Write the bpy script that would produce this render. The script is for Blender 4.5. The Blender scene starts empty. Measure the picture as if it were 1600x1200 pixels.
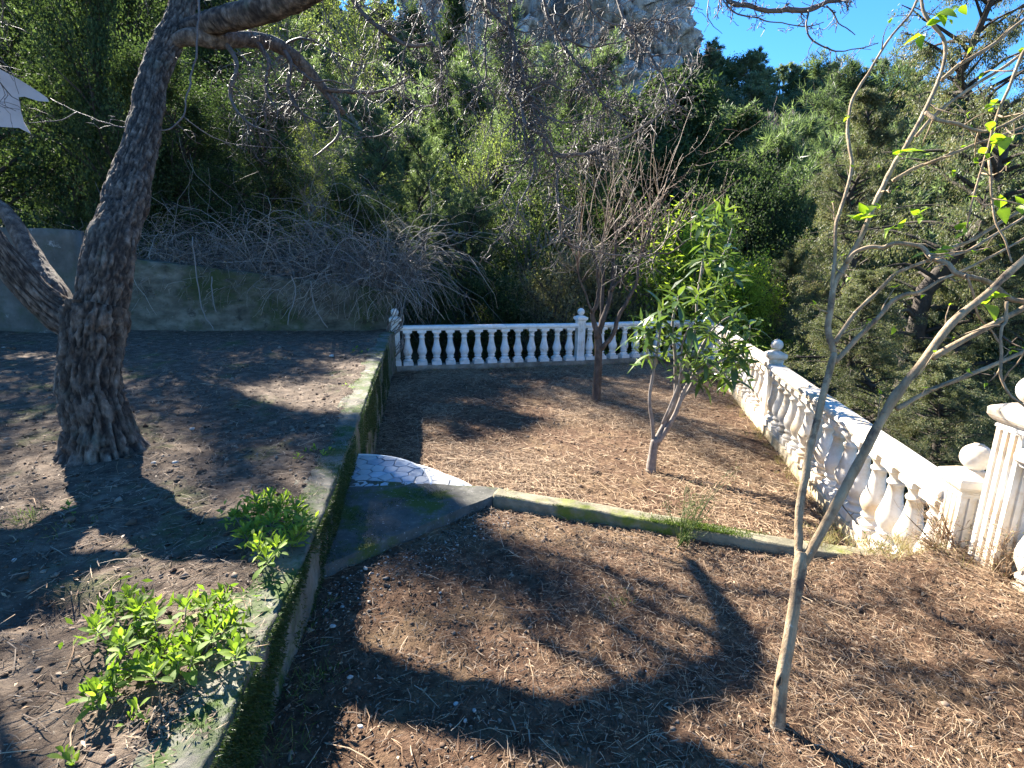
import bpy, math, random
import numpy as np
from mathutils import Vector, Matrix

# ------------------------------------------------------------------ camera, sky, sun, exposure
S = bpy.context.scene
COL = S.collection
F_PX, PITCH, ROLL, CAM_H = 840.0, math.radians(13.0), math.radians(0.9), 2.23
fwd = np.array([0, math.cos(PITCH), -math.sin(PITCH)])
up0 = np.array([0, math.sin(PITCH), math.cos(PITCH)])
rt0 = np.array([1.0, 0, 0])
RT = math.cos(ROLL) * rt0 + math.sin(ROLL) * up0
UP = -math.sin(ROLL) * rt0 + math.cos(ROLL) * up0
CAM = np.array([0, 0, CAM_H])
cd = bpy.data.cameras.new('camera')
cam = bpy.data.objects.new('camera', cd)
COL.objects.link(cam)
S.camera = cam
cd.sensor_width = 36.0
cd.lens = F_PX / 1600 * 36
cd.clip_start, cd.clip_end = 0.05, 3000
cam.matrix_world = Matrix(((RT[0], UP[0], -fwd[0], 0), (RT[1], UP[1], -fwd[1], 0), (RT[2], UP[2], -fwd[2], CAM_H), (0, 0, 0, 1)))

SUN_EL, SUN_AZ = math.radians(34.5), math.radians(-39)
SUN = np.array([math.sin(SUN_AZ) * math.cos(SUN_EL), math.cos(SUN_AZ) * math.cos(SUN_EL), math.sin(SUN_EL)])
W = bpy.data.worlds.new('World')
S.world = W
W.use_nodes = True
wn = W.node_tree.nodes
sky = wn.new('ShaderNodeTexSky')
sky.sky_type = 'NISHITA'
sky.sun_disc = False
sky.sun_elevation = SUN_EL
sky.sun_rotation = SUN_AZ
sky.altitude = 1500
sky.air_density = 1.0
sky.dust_density = 0.0
sky.ozone_density = 6.0
hs = wn.new('ShaderNodeHueSaturation')
hs.inputs['Saturation'].default_value = 1.18
hs.inputs['Value'].default_value = 0.95
W.node_tree.links.new(sky.outputs[0], hs.inputs['Color'])
W.node_tree.links.new(hs.outputs[0], wn['Background'].inputs[0])
wn['Background'].inputs[1].default_value = 0.07
ld = bpy.data.lights.new('sun', 'SUN')
ld.energy = 5.0
ld.angle = math.radians(0.45)
ld.color = (1.0, 0.93, 0.82)
sun = bpy.data.objects.new('sun', ld)
COL.objects.link(sun)
sun.rotation_euler = Vector(SUN).to_track_quat('Z', 'Y').to_euler()
S.view_settings.view_transform = 'Standard'
S.view_settings.look = 'None'
S.view_settings.exposure = 2.6
S.view_settings.gamma = 1
S.view_settings.use_curve_mapping = False
S.render.engine = 'CYCLES'
S.cycles.use_denoising = True
S.cycles.max_bounces = 6
S.cycles.diffuse_bounces = 3
S.cycles.transparent_max_bounces = 6
S.cycles.volume_bounces = 0

random.seed(7)
RNG = np.random.default_rng(7)


# ------------------------------------------------------------------ helpers
def ray(x, y):
    return fwd + RT * (x - 800) / F_PX - UP * (y - 600) / F_PX


def at(x, y, d):
    """world point seen at photo pixel x, y at depth d metres"""
    return CAM + ray(x, y) * d


def onz(x, y, z):
    r = ray(x, y)
    return CAM + r * ((z - CAM_H) / r[2])


def line(pts, d0, d1=None):
    d1 = d0 if d1 is None else d1
    n = len(pts)
    return [at(p[0], p[1], d0 + (d1 - d0) * i / max(1, n - 1)) for i, p in enumerate(pts)]


def _hash(i, j, k, seed):
    h = (i * 374761393 + j * 668265263 + k * 2147483647 + seed * 974634777) & 0x7fffffff
    h = ((h ^ (h >> 13)) * 1274126177) & 0x7fffffff
    h = (h ^ (h >> 16)) & 0xffff
    return h / 65535.0


def vnoise(P, seed=0):
    P = np.asarray(P, float)
    I = np.floor(P).astype(np.int64)
    f = P - I
    f = f * f * (3 - 2 * f)
    out = 0
    for a in (0, 1):
        for b in (0, 1):
            for c in (0, 1):
                w = (f[:, 0] if a else 1 - f[:, 0]) * (f[:, 1] if b else 1 - f[:, 1]) * (f[:, 2] if c else 1 - f[:, 2])
                out = out + w * _hash(I[:, 0] + a, I[:, 1] + b, I[:, 2] + c, seed)
    return out


def fbm(P, octv=4, seed=0, gain=0.5):
    P = np.asarray(P, float)
    s, a, t = 0, 1.0, 0
    for o in range(octv):
        s = s + a * (vnoise(P * 2 ** o, seed + o * 17) - 0.5)
        t += a
        a *= gain
    return s / t


def smooth(a, b, x):
    t = np.clip((x - a) / (b - a), 0, 1)
    return t * t * (3 - 2 * t)


def mesh(name, V, Fs, mat=None, smooth_=False):
    """Fs: list of int arrays (n,k) or lists of faces"""
    me = bpy.data.meshes.new(name)
    V = np.asarray(V, np.float32).reshape(-1, 3)
    if isinstance(Fs, np.ndarray):
        Fs = [Fs]
    if len(Fs) and isinstance(Fs[0], np.ndarray):
        loops = np.concatenate([f.reshape(-1) for f in Fs]).astype(np.int32)
        tot = np.concatenate([np.full(len(f), f.shape[1], np.int32) for f in Fs])
        st = np.concatenate([[0], np.cumsum(tot)[:-1]]).astype(np.int32)
        me.vertices.add(len(V))
        me.vertices.foreach_set('co', V.ravel())
        me.loops.add(len(loops))
        me.loops.foreach_set('vertex_index', loops)
        me.polygons.add(len(tot))
        me.polygons.foreach_set('loop_start', st)
        me.polygons.foreach_set('loop_total', tot)
        me.update(calc_edges=True)
        me.validate()
    else:
        me.from_pydata([tuple(map(float, v)) for v in V], [], [tuple(int(i) for i in f) for f in Fs])
        me.update()
    if smooth_:
        me.polygons.foreach_set('use_smooth', [True] * len(me.polygons))
    if mat:
        me.materials.append(mat)
    return me


def obj(name, me, parent=None, loc=None, rot=None, kind=None, scale=None):
    o = bpy.data.objects.new(name, me)
    COL.objects.link(o)
    if parent:
        o.parent = parent
    if loc is not None:
        o.location = [float(v) for v in loc]
    if rot is not None:
        o.rotation_euler = rot
    if scale is not None:
        o.scale = scale if hasattr(scale, '__len__') else (scale,) * 3
    if kind:
        o['kind'] = kind
    return o


def tag(o, label, cat=None, group=None):
    o['label'] = label
    if cat:
        o['category'] = cat
    if group:
        o['group'] = group
    return o


def thing(name, label, cat, loc=(0, 0, 0), rz=0, group=None):
    o = obj(name, None, loc=loc, rot=(0, 0, rz))
    o.empty_display_size = 0.2
    return tag(o, label, cat, group)


class MB:
    """collects geometry for one mesh"""

    def __init__(self):
        self.V, self.F = [], []

    def add(self, V, Fs):
        o = len(self.V)
        self.V.extend([tuple(v) for v in V])
        self.F.extend([tuple(i + o for i in f) for f in Fs])

    def box(self, c, h, R=None):
        c, h = np.array(c, float), np.array(h, float)
        P = np.array([[x, y, z] for x in (-1, 1) for y in (-1, 1) for z in (-1, 1)]) * h
        if R is not None:
            P = P @ np.array(R).T
        self.add(P + c, [(0, 1, 3, 2), (4, 6, 7, 5), (0, 4, 5, 1), (2, 3, 7, 6), (0, 2, 6, 4), (1, 5, 7, 3)])

    def lathe(self, prof, n=16, c=(0, 0, 0), ang0=0.0):
        V, Fs = [], []
        for z, r in prof:
            for k in range(n):
                a = ang0 + 2 * math.pi * k / n
                V.append((c[0] + r * math.cos(a), c[1] + r * math.sin(a), c[2] + z))
        m = len(prof)
        for i in range(m - 1):
            for k in range(n):
                k2 = (k + 1) % n
                Fs.append((i * n + k, i * n + k2, (i + 1) * n + k2, (i + 1) * n + k))
        Fs.append(tuple(range(n - 1, -1, -1)))
        Fs.append(tuple(range((m - 1) * n, m * n)))
        self.add(V, Fs)

    def build(self, name, mat, parent=None, sm=False, kind=None, **k):
        return obj(name, mesh(name, self.V, self.F, mat, sm), parent, kind=kind, **k)


class Tubes:
    """many tapered tubes in one mesh"""

    def __init__(self, sides=5):
        self.V, self.F, self.n, self.s = [], [], 0, sides

    def add(self, pts, radii, sides=None, cap=True):
        s = sides or self.s
        P = np.asarray(pts, float)
        m = len(P)
        if m < 2:
            return
        r = np.asarray(radii, float) * np.ones(m)
        T = np.gradient(P, axis=0)
        T /= np.linalg.norm(T, axis=1)[:, None] + 1e-9
        ref = np.array([0.31, 0.2, 0.93]) if abs(T[0][2]) < 0.8 else np.array([0.95, 0.3, 0.05])
        U = np.zeros_like(P)
        for i in range(m):
            u = ref - T[i] * (ref @ T[i])
            nn = np.linalg.norm(u)
            if nn > 1e-4:
                u /= nn
            U[i] = u
            ref = u
        B = np.cross(T, U)
        a = np.arange(s) * 2 * math.pi / s
        R = P[:, None] + r[:, None, None] * (np.cos(a)[None, :, None] * U[:, None] + np.sin(a)[None, :, None] * B[:, None])
        self.V.append(R.reshape(-1, 3))
        i = np.arange(m - 1)[:, None] * s
        k = np.arange(s)[None, :]
        k2 = (k + 1) % s
        q = np.stack([i + k, i + k2, i + s + k2, i + s + k], -1).reshape(-1, 4) + self.n
        self.F.append(q)
        if cap:
            self.F.append(np.array([[0 + self.n, self.n + (s - 1) % s, self.n + 1]]) if s == 3 else np.stack([np.full(s - 2, self.n), self.n + np.arange(2, s), self.n + np.arange(1, s - 1)], -1))
            e = self.n + (m - 1) * s
            self.F.append(np.stack([np.full(s - 2, e), e + np.arange(1, s - 1), e + np.arange(2, s)], -1))
        self.n += m * s

    def mesh(self, name, mat, sm=True):
        quads = [f for f in self.F if f.shape[1] == 4]
        tris = [f for f in self.F if f.shape[1] == 3]
        Fs = [np.concatenate(quads)] + ([np.concatenate(tris)] if tris else [])
        return mesh(name, np.concatenate(self.V), Fs, mat, sm)


def nrm(v):
    v = np.asarray(v, float)
    return v / (np.linalg.norm(v, axis=-1, keepdims=True) + 1e-9)


def catmull(pts, n=5):
    P = np.asarray(pts, float)
    if len(P) < 3:
        return P
    Q = np.vstack([2 * P[0] - P[1], P, 2 * P[-1] - P[-2]])
    out = []
    for i in range(1, len(Q) - 2):
        a, b, c, d = Q[i - 1], Q[i], Q[i + 1], Q[i + 2]
        for t in np.linspace(0, 1, n, endpoint=False):
            out.append(0.5 * (2 * b + (c - a) * t + (2 * a - 5 * b + 4 * c - d) * t * t + (3 * b - a - 3 * c + d) * t ** 3))
    out.append(P[-1])
    return np.array(out)


def blades(P, D, L, Wd, fold=0.0, tri=True, curve=0.0, N=None):
    """leaf blades: base points P, directions D (unit), lengths L, widths Wd"""
    n = len(P)
    D = nrm(D)
    L = np.ones(n) * L
    Wd = np.ones(n) * Wd
    if N is None:
        N = RNG.normal(size=(n, 3))
    Sd = nrm(np.cross(D, N))
    Nn = np.cross(Sd, D)
    if tri:
        V = np.stack([P - Sd * Wd[:, None] / 2, P + Sd * Wd[:, None] / 2, P + D * L[:, None]], 1)
        return V.reshape(-1, 3), np.arange(3 * n).reshape(-1, 3)
    mid = P + D * (L * 0.5)[:, None] - Nn * (L * curve)[:, None]
    tip = P + D * L[:, None] - Nn * (L * curve * 3)[:, None]
    V = np.stack([P, mid - Sd * Wd[:, None] / 2 + Nn * (Wd * fold)[:, None], tip, mid + Sd * Wd[:, None] / 2 + Nn * (Wd * fold)[:, None]], 1)
    b = np.arange(n)[:, None] * 4
    return V.reshape(-1, 3), (b + np.array([[0, 1, 2, 3]]))


def join(parts):
    V, Fs, o = [], {}, 0
    for v, f in parts:
        V.append(v)
        Fs.setdefault(f.shape[1], []).append(f + o)
        o += len(v)
    return np.concatenate(V), [np.concatenate(x) for x in Fs.values()]


# ------------------------------------------------------------------ materials
def nodes(name):
    m = bpy.data.materials.new(name)
    m.use_nodes = True
    return m, m.node_tree.nodes, m.node_tree.links, m.node_tree.nodes['Principled BSDF']


def ramp(N, stops):
    r = N.new('ShaderNodeValToRGB')
    e = r.color_ramp.elements
    while len(e) < len(stops):
        e.new(0.5)
    for i, (p, c) in enumerate(stops):
        e[i].position = p
        e[i].color = (*c, 1)
    return r


def noise(N, Lk, scale, detail=6, rough=0.6, vec=None, dist=0.0):
    t = N.new('ShaderNodeTexNoise')
    t.inputs['Scale'].default_value = scale
    t.inputs['Detail'].default_value = detail
    t.inputs['Roughness'].default_value = rough
    t.inputs['Distortion'].default_value = dist
    if vec:
        Lk.new(vec, t.inputs['Vector'])
    return t


def mixc(N, Lk, fac, a, b, mode='MIX'):
    m = N.new('ShaderNodeMix')
    m.data_type = 'RGBA'
    m.blend_type = mode
    for s, v in ((m.inputs[0], fac), (m.inputs[6], a), (m.inputs[7], b)):
        if isinstance(v, (int, float)):
            s.default_value = v
        elif isinstance(v, tuple):
            s.default_value = (*v, 1)
        else:
            Lk.new(v, s)
    return m.outputs[2]


def surf(name, stops, scale, bump=0.3, bscale=None, rough=0.85, patch=None, stretch=None, bdist=0.01, spec=0.3, dist=0.0):
    """noise coloured surface; patch=(colour, scale, lo, hi) lays a second colour in stains"""
    m, N, Lk, B = nodes(name)
    tc = N.new('ShaderNodeTexCoord')
    oi = N.new('ShaderNodeObjectInfo')
    sc_ = N.new('ShaderNodeVectorMath')
    sc_.operation = 'SCALE'
    sc_.inputs[0].default_value = (37.0, 23.0, 11.0)
    Lk.new(oi.outputs['Random'], sc_.inputs['Scale'])
    ad_ = N.new('ShaderNodeVectorMath')
    ad_.operation = 'ADD'
    Lk.new(tc.outputs['Object'], ad_.inputs[0])
    Lk.new(sc_.outputs[0], ad_.inputs[1])
    vec = vec0 = ad_.outputs[0]
    if stretch:
        mp = N.new('ShaderNodeMapping')
        mp.inputs['Scale'].default_value = stretch
        Lk.new(vec, mp.inputs[0])
        vec = mp.outputs[0]
    n1 = noise(N, Lk, scale, 8, 0.65, vec, dist)
    r = ramp(N, stops)
    Lk.new(n1.outputs[0], r.inputs[0])
    col = r.outputs[0]
    for pt in (patch or []):
        n2 = noise(N, Lk, pt[1], 5, 0.7, vec0)
        rr = ramp(N, [(pt[2], (0, 0, 0)), (pt[3], (1, 1, 1))])
        Lk.new(n2.outputs[0], rr.inputs[0])
        col = mixc(N, Lk, rr.outputs[0], col, pt[0])
    Lk.new(col, B.inputs['Base Color'])
    B.inputs['Roughness'].default_value = rough
    B.inputs['Specular IOR Level'].default_value = spec
    if bump:
        n3 = noise(N, Lk, bscale or scale * 3, 8, 0.7, vec)
        bp = N.new('ShaderNodeBump')
        bp.inputs['Strength'].default_value = bump
        bp.inputs['Distance'].default_value = bdist
        Lk.new(n3.outputs[0], bp.inputs['Height'])
        Lk.new(bp.outputs[0], B.inputs['Normal'])
    return m


def leafmat(name, cols, trans=0.45, tcol=None, rough=0.5, big=0.6, objvar=0.0, spec=0.35):
    """foliage: colour differs blade by blade and in soft clumps; some light comes through"""
    m, N, Lk, B = nodes(name)
    g = N.new('ShaderNodeNewGeometry')
    r = ramp(N, [(i / max(1, len(cols) - 1), c) for i, c in enumerate(cols)])
    tc = N.new('ShaderNodeTexCoord')
    n = noise(N, Lk, big, 3, 0.6, tc.outputs['Object'])
    ad = N.new('ShaderNodeMath')
    ad.operation = 'ADD'
    mu = N.new('ShaderNodeMath')
    mu.operation = 'MULTIPLY_ADD'
    mu.inputs[1].default_value = 1.6
    mu.inputs[2].default_value = -0.8
    Lk.new(n.outputs[0], mu.inputs[0])
    Lk.new(g.outputs['Random Per Island'], ad.inputs[0])
    Lk.new(mu.outputs[0], ad.inputs[1])
    fac = ad.outputs[0]
    if objvar:
        oi = N.new('ShaderNodeObjectInfo')
        m2 = N.new('ShaderNodeMath')
        m2.operation = 'MULTIPLY_ADD'
        m2.inputs[1].default_value = objvar
        Lk.new(oi.outputs['Random'], m2.inputs[0])
        Lk.new(fac, m2.inputs[2])
        m3 = N.new('ShaderNodeMath')
        m3.operation = 'SUBTRACT'
        m3.inputs[1].default_value = objvar / 2
        Lk.new(m2.outputs[0], m3.inputs[0])
        fac = m3.outputs[0]
    Lk.new(fac, r.inputs[0])
    Lk.new(r.outputs[0], B.inputs['Base Color'])
    B.inputs['Roughness'].default_value = rough
    B.inputs['Specular IOR Level'].default_value = spec
    t = N.new('ShaderNodeBsdfTranslucent')
    tint = mixc(N, Lk, 1.0, r.outputs[0], tcol or (1.35, 1.5, 0.85), 'MULTIPLY')
    Lk.new(tint, t.inputs[0])
    ms = N.new('ShaderNodeMixShader')
    ms.inputs[0].default_value = trans
    Lk.new(B.outputs[0], ms.inputs[1])
    Lk.new(t.outputs[0], ms.inputs[2])
    Lk.new(ms.outputs[0], N['Material Output'].inputs['Surface'])
    return m


def islandmat(name, cols, rough=0.8, spec=0.2):
    m, N, Lk, B = nodes(name)
    g = N.new('ShaderNodeNewGeometry')
    r = ramp(N, [(i / (len(cols) - 1), c) for i, c in enumerate(cols)])
    Lk.new(g.outputs['Random Per Island'], r.inputs[0])
    Lk.new(r.outputs[0], B.inputs['Base Color'])
    B.inputs['Roughness'].default_value = rough
    B.inputs['Specular IOR Level'].default_value = spec
    return m


M = {}
M['soil'] = surf('soil', [(0.25, (0.035, 0.021, 0.014)), (0.5, (0.115, 0.068, 0.043)), (0.75, (0.24, 0.155, 0.10))], 14, 1.0, 60, 0.95,
                 patch=[((0.22, 0.15, 0.085), 2.2, 0.5, 0.75), ((0.28, 0.20, 0.13), 55, 0.60, 0.68)], bdist=0.03, spec=0.1)
M['soil_upper'] = surf('soil_upper', [(0.25, (0.04, 0.029, 0.022)), (0.5, (0.105, 0.078, 0.058)), (0.75, (0.22, 0.17, 0.125))], 8, 1.0, 50, 0.95,
                       patch=[((0.075, 0.10, 0.03), 1.3, 0.56, 0.75), ((0.36, 0.32, 0.25), 70, 0.62, 0.68)], bdist=0.015, spec=0.1, stretch=(1, 1.0, 1))
M['terrain'] = surf('terrain', [(0.3, (0.05, 0.055, 0.025)), (0.55, (0.10, 0.095, 0.055)), (0.8, (0.2, 0.17, 0.12))], 0.25, 0.8, 2, 0.95, bdist=0.4)
M['concrete'] = surf('mossy_concrete', [(0.3, (0.07, 0.066, 0.05)), (0.55, (0.16, 0.15, 0.12)), (0.8, (0.30, 0.28, 0.23))], 5, 0.7, 40, 0.9,
                     patch=[((0.045, 0.075, 0.012), 3.5, 0.46, 0.60), ((0.035, 0.03, 0.025), 9, 0.60, 0.72)], bdist=0.012)
M['slab'] = surf('slab_concrete', [(0.3, (0.045, 0.045, 0.038)), (0.6, (0.10, 0.095, 0.08)), (0.8, (0.20, 0.19, 0.16))], 9, 0.6, 70, 0.9,
                 patch=[((0.06, 0.075, 0.010), 2.8, 0.50, 0.62), ((0.30, 0.28, 0.25), 45, 0.63, 0.67)], bdist=0.008)
M['curb'] = surf('curb_concrete', [(0.3, (0.10, 0.09, 0.06)), (0.6, (0.24, 0.21, 0.14)), (0.8, (0.32, 0.29, 0.20))], 7, 0.7, 50, 0.9,
                 patch=[((0.12, 0.14, 0.02), 2.2, 0.48, 0.60)], bdist=0.01)
M['oldwall'] = surf('old_wall_concrete', [(0.3, (0.045, 0.045, 0.034)), (0.5, (0.11, 0.105, 0.08)), (0.75, (0.22, 0.205, 0.165))], 2.4, 0.9, 14, 0.9,
                    patch=[((0.045, 0.06, 0.022), 0.9, 0.47, 0.60), ((0.03, 0.028, 0.022), 3.2, 0.56, 0.68)], stretch=(1, 1, 2.2), bdist=0.02)
M['palewall'] = surf('pale_wall_concrete', [(0.3, (0.16, 0.155, 0.14)), (0.6, (0.30, 0.29, 0.27)), (0.85, (0.42, 0.40, 0.37))], 1.1, 0.5, 12, 0.9, bdist=0.02)
M['white'] = surf('weathered_white_paint', [(0.3, (0.58, 0.55, 0.49)), (0.55, (0.74, 0.725, 0.69)), (0.8, (0.80, 0.79, 0.77))], 6, 0.35, 60, 0.7,
                  patch=[((0.50, 0.40, 0.26), 5.0, 0.60, 0.75), ((0.20, 0.19, 0.15), 20, 0.68, 0.75)], bdist=0.003)
M['white_stained'] = surf('ochre_stained_white_paint', [(0.3, (0.48, 0.42, 0.33)), (0.55, (0.62, 0.58, 0.52)), (0.8, (0.72, 0.70, 0.67))], 5, 0.4, 60, 0.75,
                          patch=[((0.50, 0.35, 0.18), 4.0, 0.48, 0.70), ((0.22, 0.19, 0.13), 16, 0.66, 0.74)], bdist=0.004)
M['marble'] = surf('shade_blue_marble', [(0.25, (0.21, 0.24, 0.28)), (0.5, (0.34, 0.37, 0.41)), (0.8, (0.48, 0.51, 0.55))], 7, 0.1, 60, 0.28, bdist=0.002, spec=0.6, dist=1.0,  # pale marble; the blue cast of its shade is put into the colour
                     patch=[((0.25, 0.26, 0.28), 12, 0.60, 0.72)])
M['marble_warm'] = surf('cream_grey_marble', [(0.25, (0.26, 0.26, 0.26)), (0.5, (0.38, 0.38, 0.38)), (0.8, (0.50, 0.50, 0.49))], 8, 0.1, 60, 0.35, bdist=0.002, spec=0.5)
M['marble_dark'] = surf('dark_shade_blue_marble', [(0.25, (0.16, 0.18, 0.22)), (0.5, (0.27, 0.30, 0.34)), (0.8, (0.40, 0.43, 0.47))], 8, 0.1, 60, 0.35, bdist=0.002, spec=0.5)  # darker variant, with the same shade blue in its colour
M['brownbark'] = surf('dark_brown_bark', [(0.3, (0.03, 0.02, 0.014)), (0.55, (0.085, 0.06, 0.045)), (0.8, (0.17, 0.13, 0.10))], 18, 0.8, 70, 0.8, stretch=(1, 1, .5), bdist=0.006)
M['grout'] = surf('dark_grout', [(0.3, (0.10, 0.105, 0.11)), (0.7, (0.19, 0.19, 0.19))], 20, 0.4, 80, 0.9)
M['nosing'] = surf('pale_nosing', [(0.3, (0.55, 0.56, 0.55)), (0.7, (0.75, 0.75, 0.72))], 10, 0.2, 60, 0.5)
M['bark'] = surf('old_bark', [(0.30, (0.035, 0.026, 0.021)), (0.48, (0.13, 0.10, 0.08)), (0.7, (0.32, 0.26, 0.21))], 22, 1.0, 26, 0.9, stretch=(1, 1, 0.45), bdist=0.05,
                 patch=[((0.12, 0.13, 0.10), 3.0, 0.58, 0.72)])
M['twig'] = surf('dark_twig_bark', [(0.3, (0.05, 0.04, 0.035)), (0.7, (0.15, 0.12, 0.105))], 20, 0.6, 80, 0.6, bdist=0.004, spec=0.4)
M['youngbark'] = surf('pale_young_bark', [(0.3, (0.12, 0.08, 0.045)), (0.5, (0.28, 0.20, 0.12)), (0.75, (0.42, 0.33, 0.21))], 22, 0.9, 90, 0.75, stretch=(1, 1, 0.45),
                      patch=[((0.09, 0.06, 0.042), 9, 0.54, 0.66), ((0.42, 0.38, 0.30), 16, 0.62, 0.68)], bdist=0.006)
M['greybark'] = surf('grey_young_bark', [(0.3, (0.11, 0.09, 0.075)), (0.6, (0.24, 0.20, 0.17)), (0.8, (0.36, 0.32, 0.27))], 14, 0.5, 70, 0.7, bdist=0.006)
M['darkbark'] = surf('dark_trunk_bark', [(0.3, (0.03, 0.025, 0.02)), (0.7, (0.10, 0.08, 0.065))], 6, 0.8, 30, 0.9, bdist=0.03)
M['whip'] = islandmat('whip_shoots', [(0.08, 0.055, 0.04), (0.16, 0.115, 0.085), (0.27, 0.215, 0.16), (0.14, 0.085, 0.065)], 0.6)
M['bramble'] = islandmat('bramble_stems', [(0.06, 0.05, 0.045), (0.12, 0.105, 0.092), (0.22, 0.195, 0.17), (0.36, 0.33, 0.28)], 0.7)
M['straw'] = islandmat('dry_straw', [(0.12, 0.07, 0.04), (0.24, 0.15, 0.085), (0.36, 0.25, 0.15), (0.48, 0.36, 0.235), (0.15, 0.085, 0.05), (0.06, 0.038, 0.025)], 0.75)
M['litter'] = islandmat('dark_litter', [(0.03, 0.022, 0.017), (0.07, 0.05, 0.036), (0.15, 0.11, 0.078), (0.28, 0.22, 0.16)], 0.8)
M['clod'] = islandmat('soil_clods', [(0.04, 0.025, 0.017), (0.085, 0.054, 0.036), (0.15, 0.10, 0.068), (0.26, 0.20, 0.15)], 0.95)
M['pebble'] = surf('pale_stone', [(0.3, (0.20, 0.175, 0.15)), (0.5, (0.38, 0.35, 0.31)), (0.7, (0.58, 0.55, 0.50))], 30, 0.5, 90, 0.8)
M['gravel'] = islandmat('mixed_gravel', [(0.10, 0.08, 0.065), (0.20, 0.17, 0.14), (0.30, 0.27, 0.23), (0.50, 0.47, 0.43)], .85)
M['moss'] = leafmat('moss', [(0.03, 0.045, 0.008), (0.06, 0.10, 0.012), (0.12, 0.17, 0.02)], 0.3)
M['mossdark'] = leafmat('dark_moss', [(0.02, 0.03, 0.008), (0.035, 0.06, 0.012), (0.06, 0.09, 0.02)], 0.25)
M['pine'] = leafmat('pine_needles', [(0.05, 0.072, 0.04), (0.09, 0.12, 0.065), (0.14, 0.175, 0.09)], 0.55, big=0.5, objvar=0.5)
M['hillpine'] = leafmat('hazed_pine_needles', [(0.065, 0.09, 0.055), (0.11, 0.14, 0.085), (0.16, 0.20, 0.12)], 0.5, big=0.5, objvar=0.5)  # lighter than the nearer pines: distance haze is put into the colour
M['pinelight'] = leafmat('light_pine_needles', [(0.06, 0.085, 0.042), (0.11, 0.145, 0.07), (0.18, 0.225, 0.115)], 0.48, big=0.5, objvar=0.3)
M['cypress'] = leafmat('cypress_sprays', [(0.042, 0.056, 0.026), (0.08, 0.098, 0.045), (0.13, 0.15, 0.07), (0.18, 0.155, 0.08)], 0.4, big=0.9, tcol=(1.3, 1.35, 0.85))
M['darkleaf'] = leafmat('dark_evergreen_leaves', [(0.025, 0.04, 0.018), (0.05, 0.075, 0.03), (0.085, 0.115, 0.042)], 0.38, big=0.5, objvar=0.3, rough=.75, spec=.2)
M['yellowleaf'] = leafmat('yellow_green_leaves', [(0.07, 0.088, 0.035), (0.13, 0.155, 0.055), (0.23, 0.255, 0.09)], 0.5, big=0.9, rough=.8, spec=.15)
M['brightleaf'] = leafmat('bright_shrub_leaves', [(0.14, 0.19, 0.02), (0.25, 0.31, 0.035), (0.36, 0.40, 0.06)], 0.55, big=1.5)
M['olive'] = leafmat('olive_grey_twigs', [(0.08, 0.075, 0.04), (0.14, 0.13, 0.07), (0.22, 0.20, 0.12)], 0.4, big=1.2)
M['plant'] = leafmat('fresh_leaves', [(0.09, 0.15, 0.03), (0.16, 0.24, 0.045), (0.26, 0.34, 0.07)], 0.45, big=8, objvar=0.7, tcol=(1.5, 1.6, 0.5), rough=.65, spec=.2)
M['longleaf'] = leafmat('glossy_long_leaves', [(0.035, 0.068, 0.022), (0.07, 0.118, 0.032), (0.15, 0.205, 0.05)], 0.32, rough=0.32, big=3, objvar=0.8, tcol=(1.8, 1.8, 0.7), spec=0.5)
M['budleaf'] = leafmat('young_leaves', [(0.15, 0.24, 0.02), (0.22, 0.33, 0.03), (0.30, 0.38, 0.05)], 0.5, big=8, objvar=0.5, tcol=(1.4, 1.5, 0.5))
M['grass'] = leafmat('weed_grass', [(0.05, 0.09, 0.02), (0.10, 0.15, 0.035), (0.2, 0.2, 0.08)], 0.4, big=3)
M['rock'] = surf('limestone', [(0.38, (0.12, 0.12, 0.125)), (0.47, (0.42, 0.41, 0.40)), (0.58, (0.72, 0.70, 0.67))], 0.22, 1.0, 0.6, 0.9, bdist=2.5, stretch=(1, 1, 0.5), dist=0.8,
                 patch=[((0.06, 0.075, 0.03), 0.16, 0.60, 0.68)])
M['leftwall'] = surf('left_wall_concrete', [(0.3, (0.05, 0.05, 0.043)), (0.55, (0.11, 0.105, 0.092)), (0.8, (0.18, 0.17, 0.155))], 1.6, 0.6, 12, 0.9, bdist=0.02,
                     patch=[((0.06, 0.07, 0.045), 0.9, 0.5, 0.62), ((0.3, 0.28, 0.26), 4, .62, .72)])
M['hollow'] = surf('hollow_shade', [(0.3, (0.02, 0.014, 0.01)), (0.7, (0.05, 0.035, 0.025))], 40, .3)
M['canvas'] = surf('pale_canvas_like', [(0.3, (0.40, 0.34, 0.32)), (0.7, (0.50, 0.43, 0.41))], 3, 0.1, 30, 0.8)

# furrows of the bark are darker than its plates
_n, _l = M['bark'].node_tree.nodes, M['bark'].node_tree.links
_b = _n['Principled BSDF']
_a = _n.new('ShaderNodeAttribute')
_a.attribute_name = 'crack'
_src = _b.inputs['Base Color'].links[0].from_socket
_o = mixc(_n, _l, _a.outputs['Fac'], _src, (0.018, 0.013, 0.011))
_l.new(_o, _b.inputs['Base Color'])

# ------------------------------------------------------------------ levels and outlines
Z0, Z1, Z2 = 0.0, 0.48, 0.78          # far bed, near bed, upper terrace
WALL = np.array([(-2.33, 10.9), (-2.33, 10.13), (-1.98, 8.2), (-1.70, 6.5), (-1.33, 4.4), (-1.2, 3.57), (-1.12, 3.2), (-0.99, 2.3), (-0.93, 1.8), (-0.87, 1.41), (-0.78, 0.6), (-0.7, -0.8)])


def wall_x(y):
    return np.interp(y, WALL[::-1, 1], WALL[::-1, 0])


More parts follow.
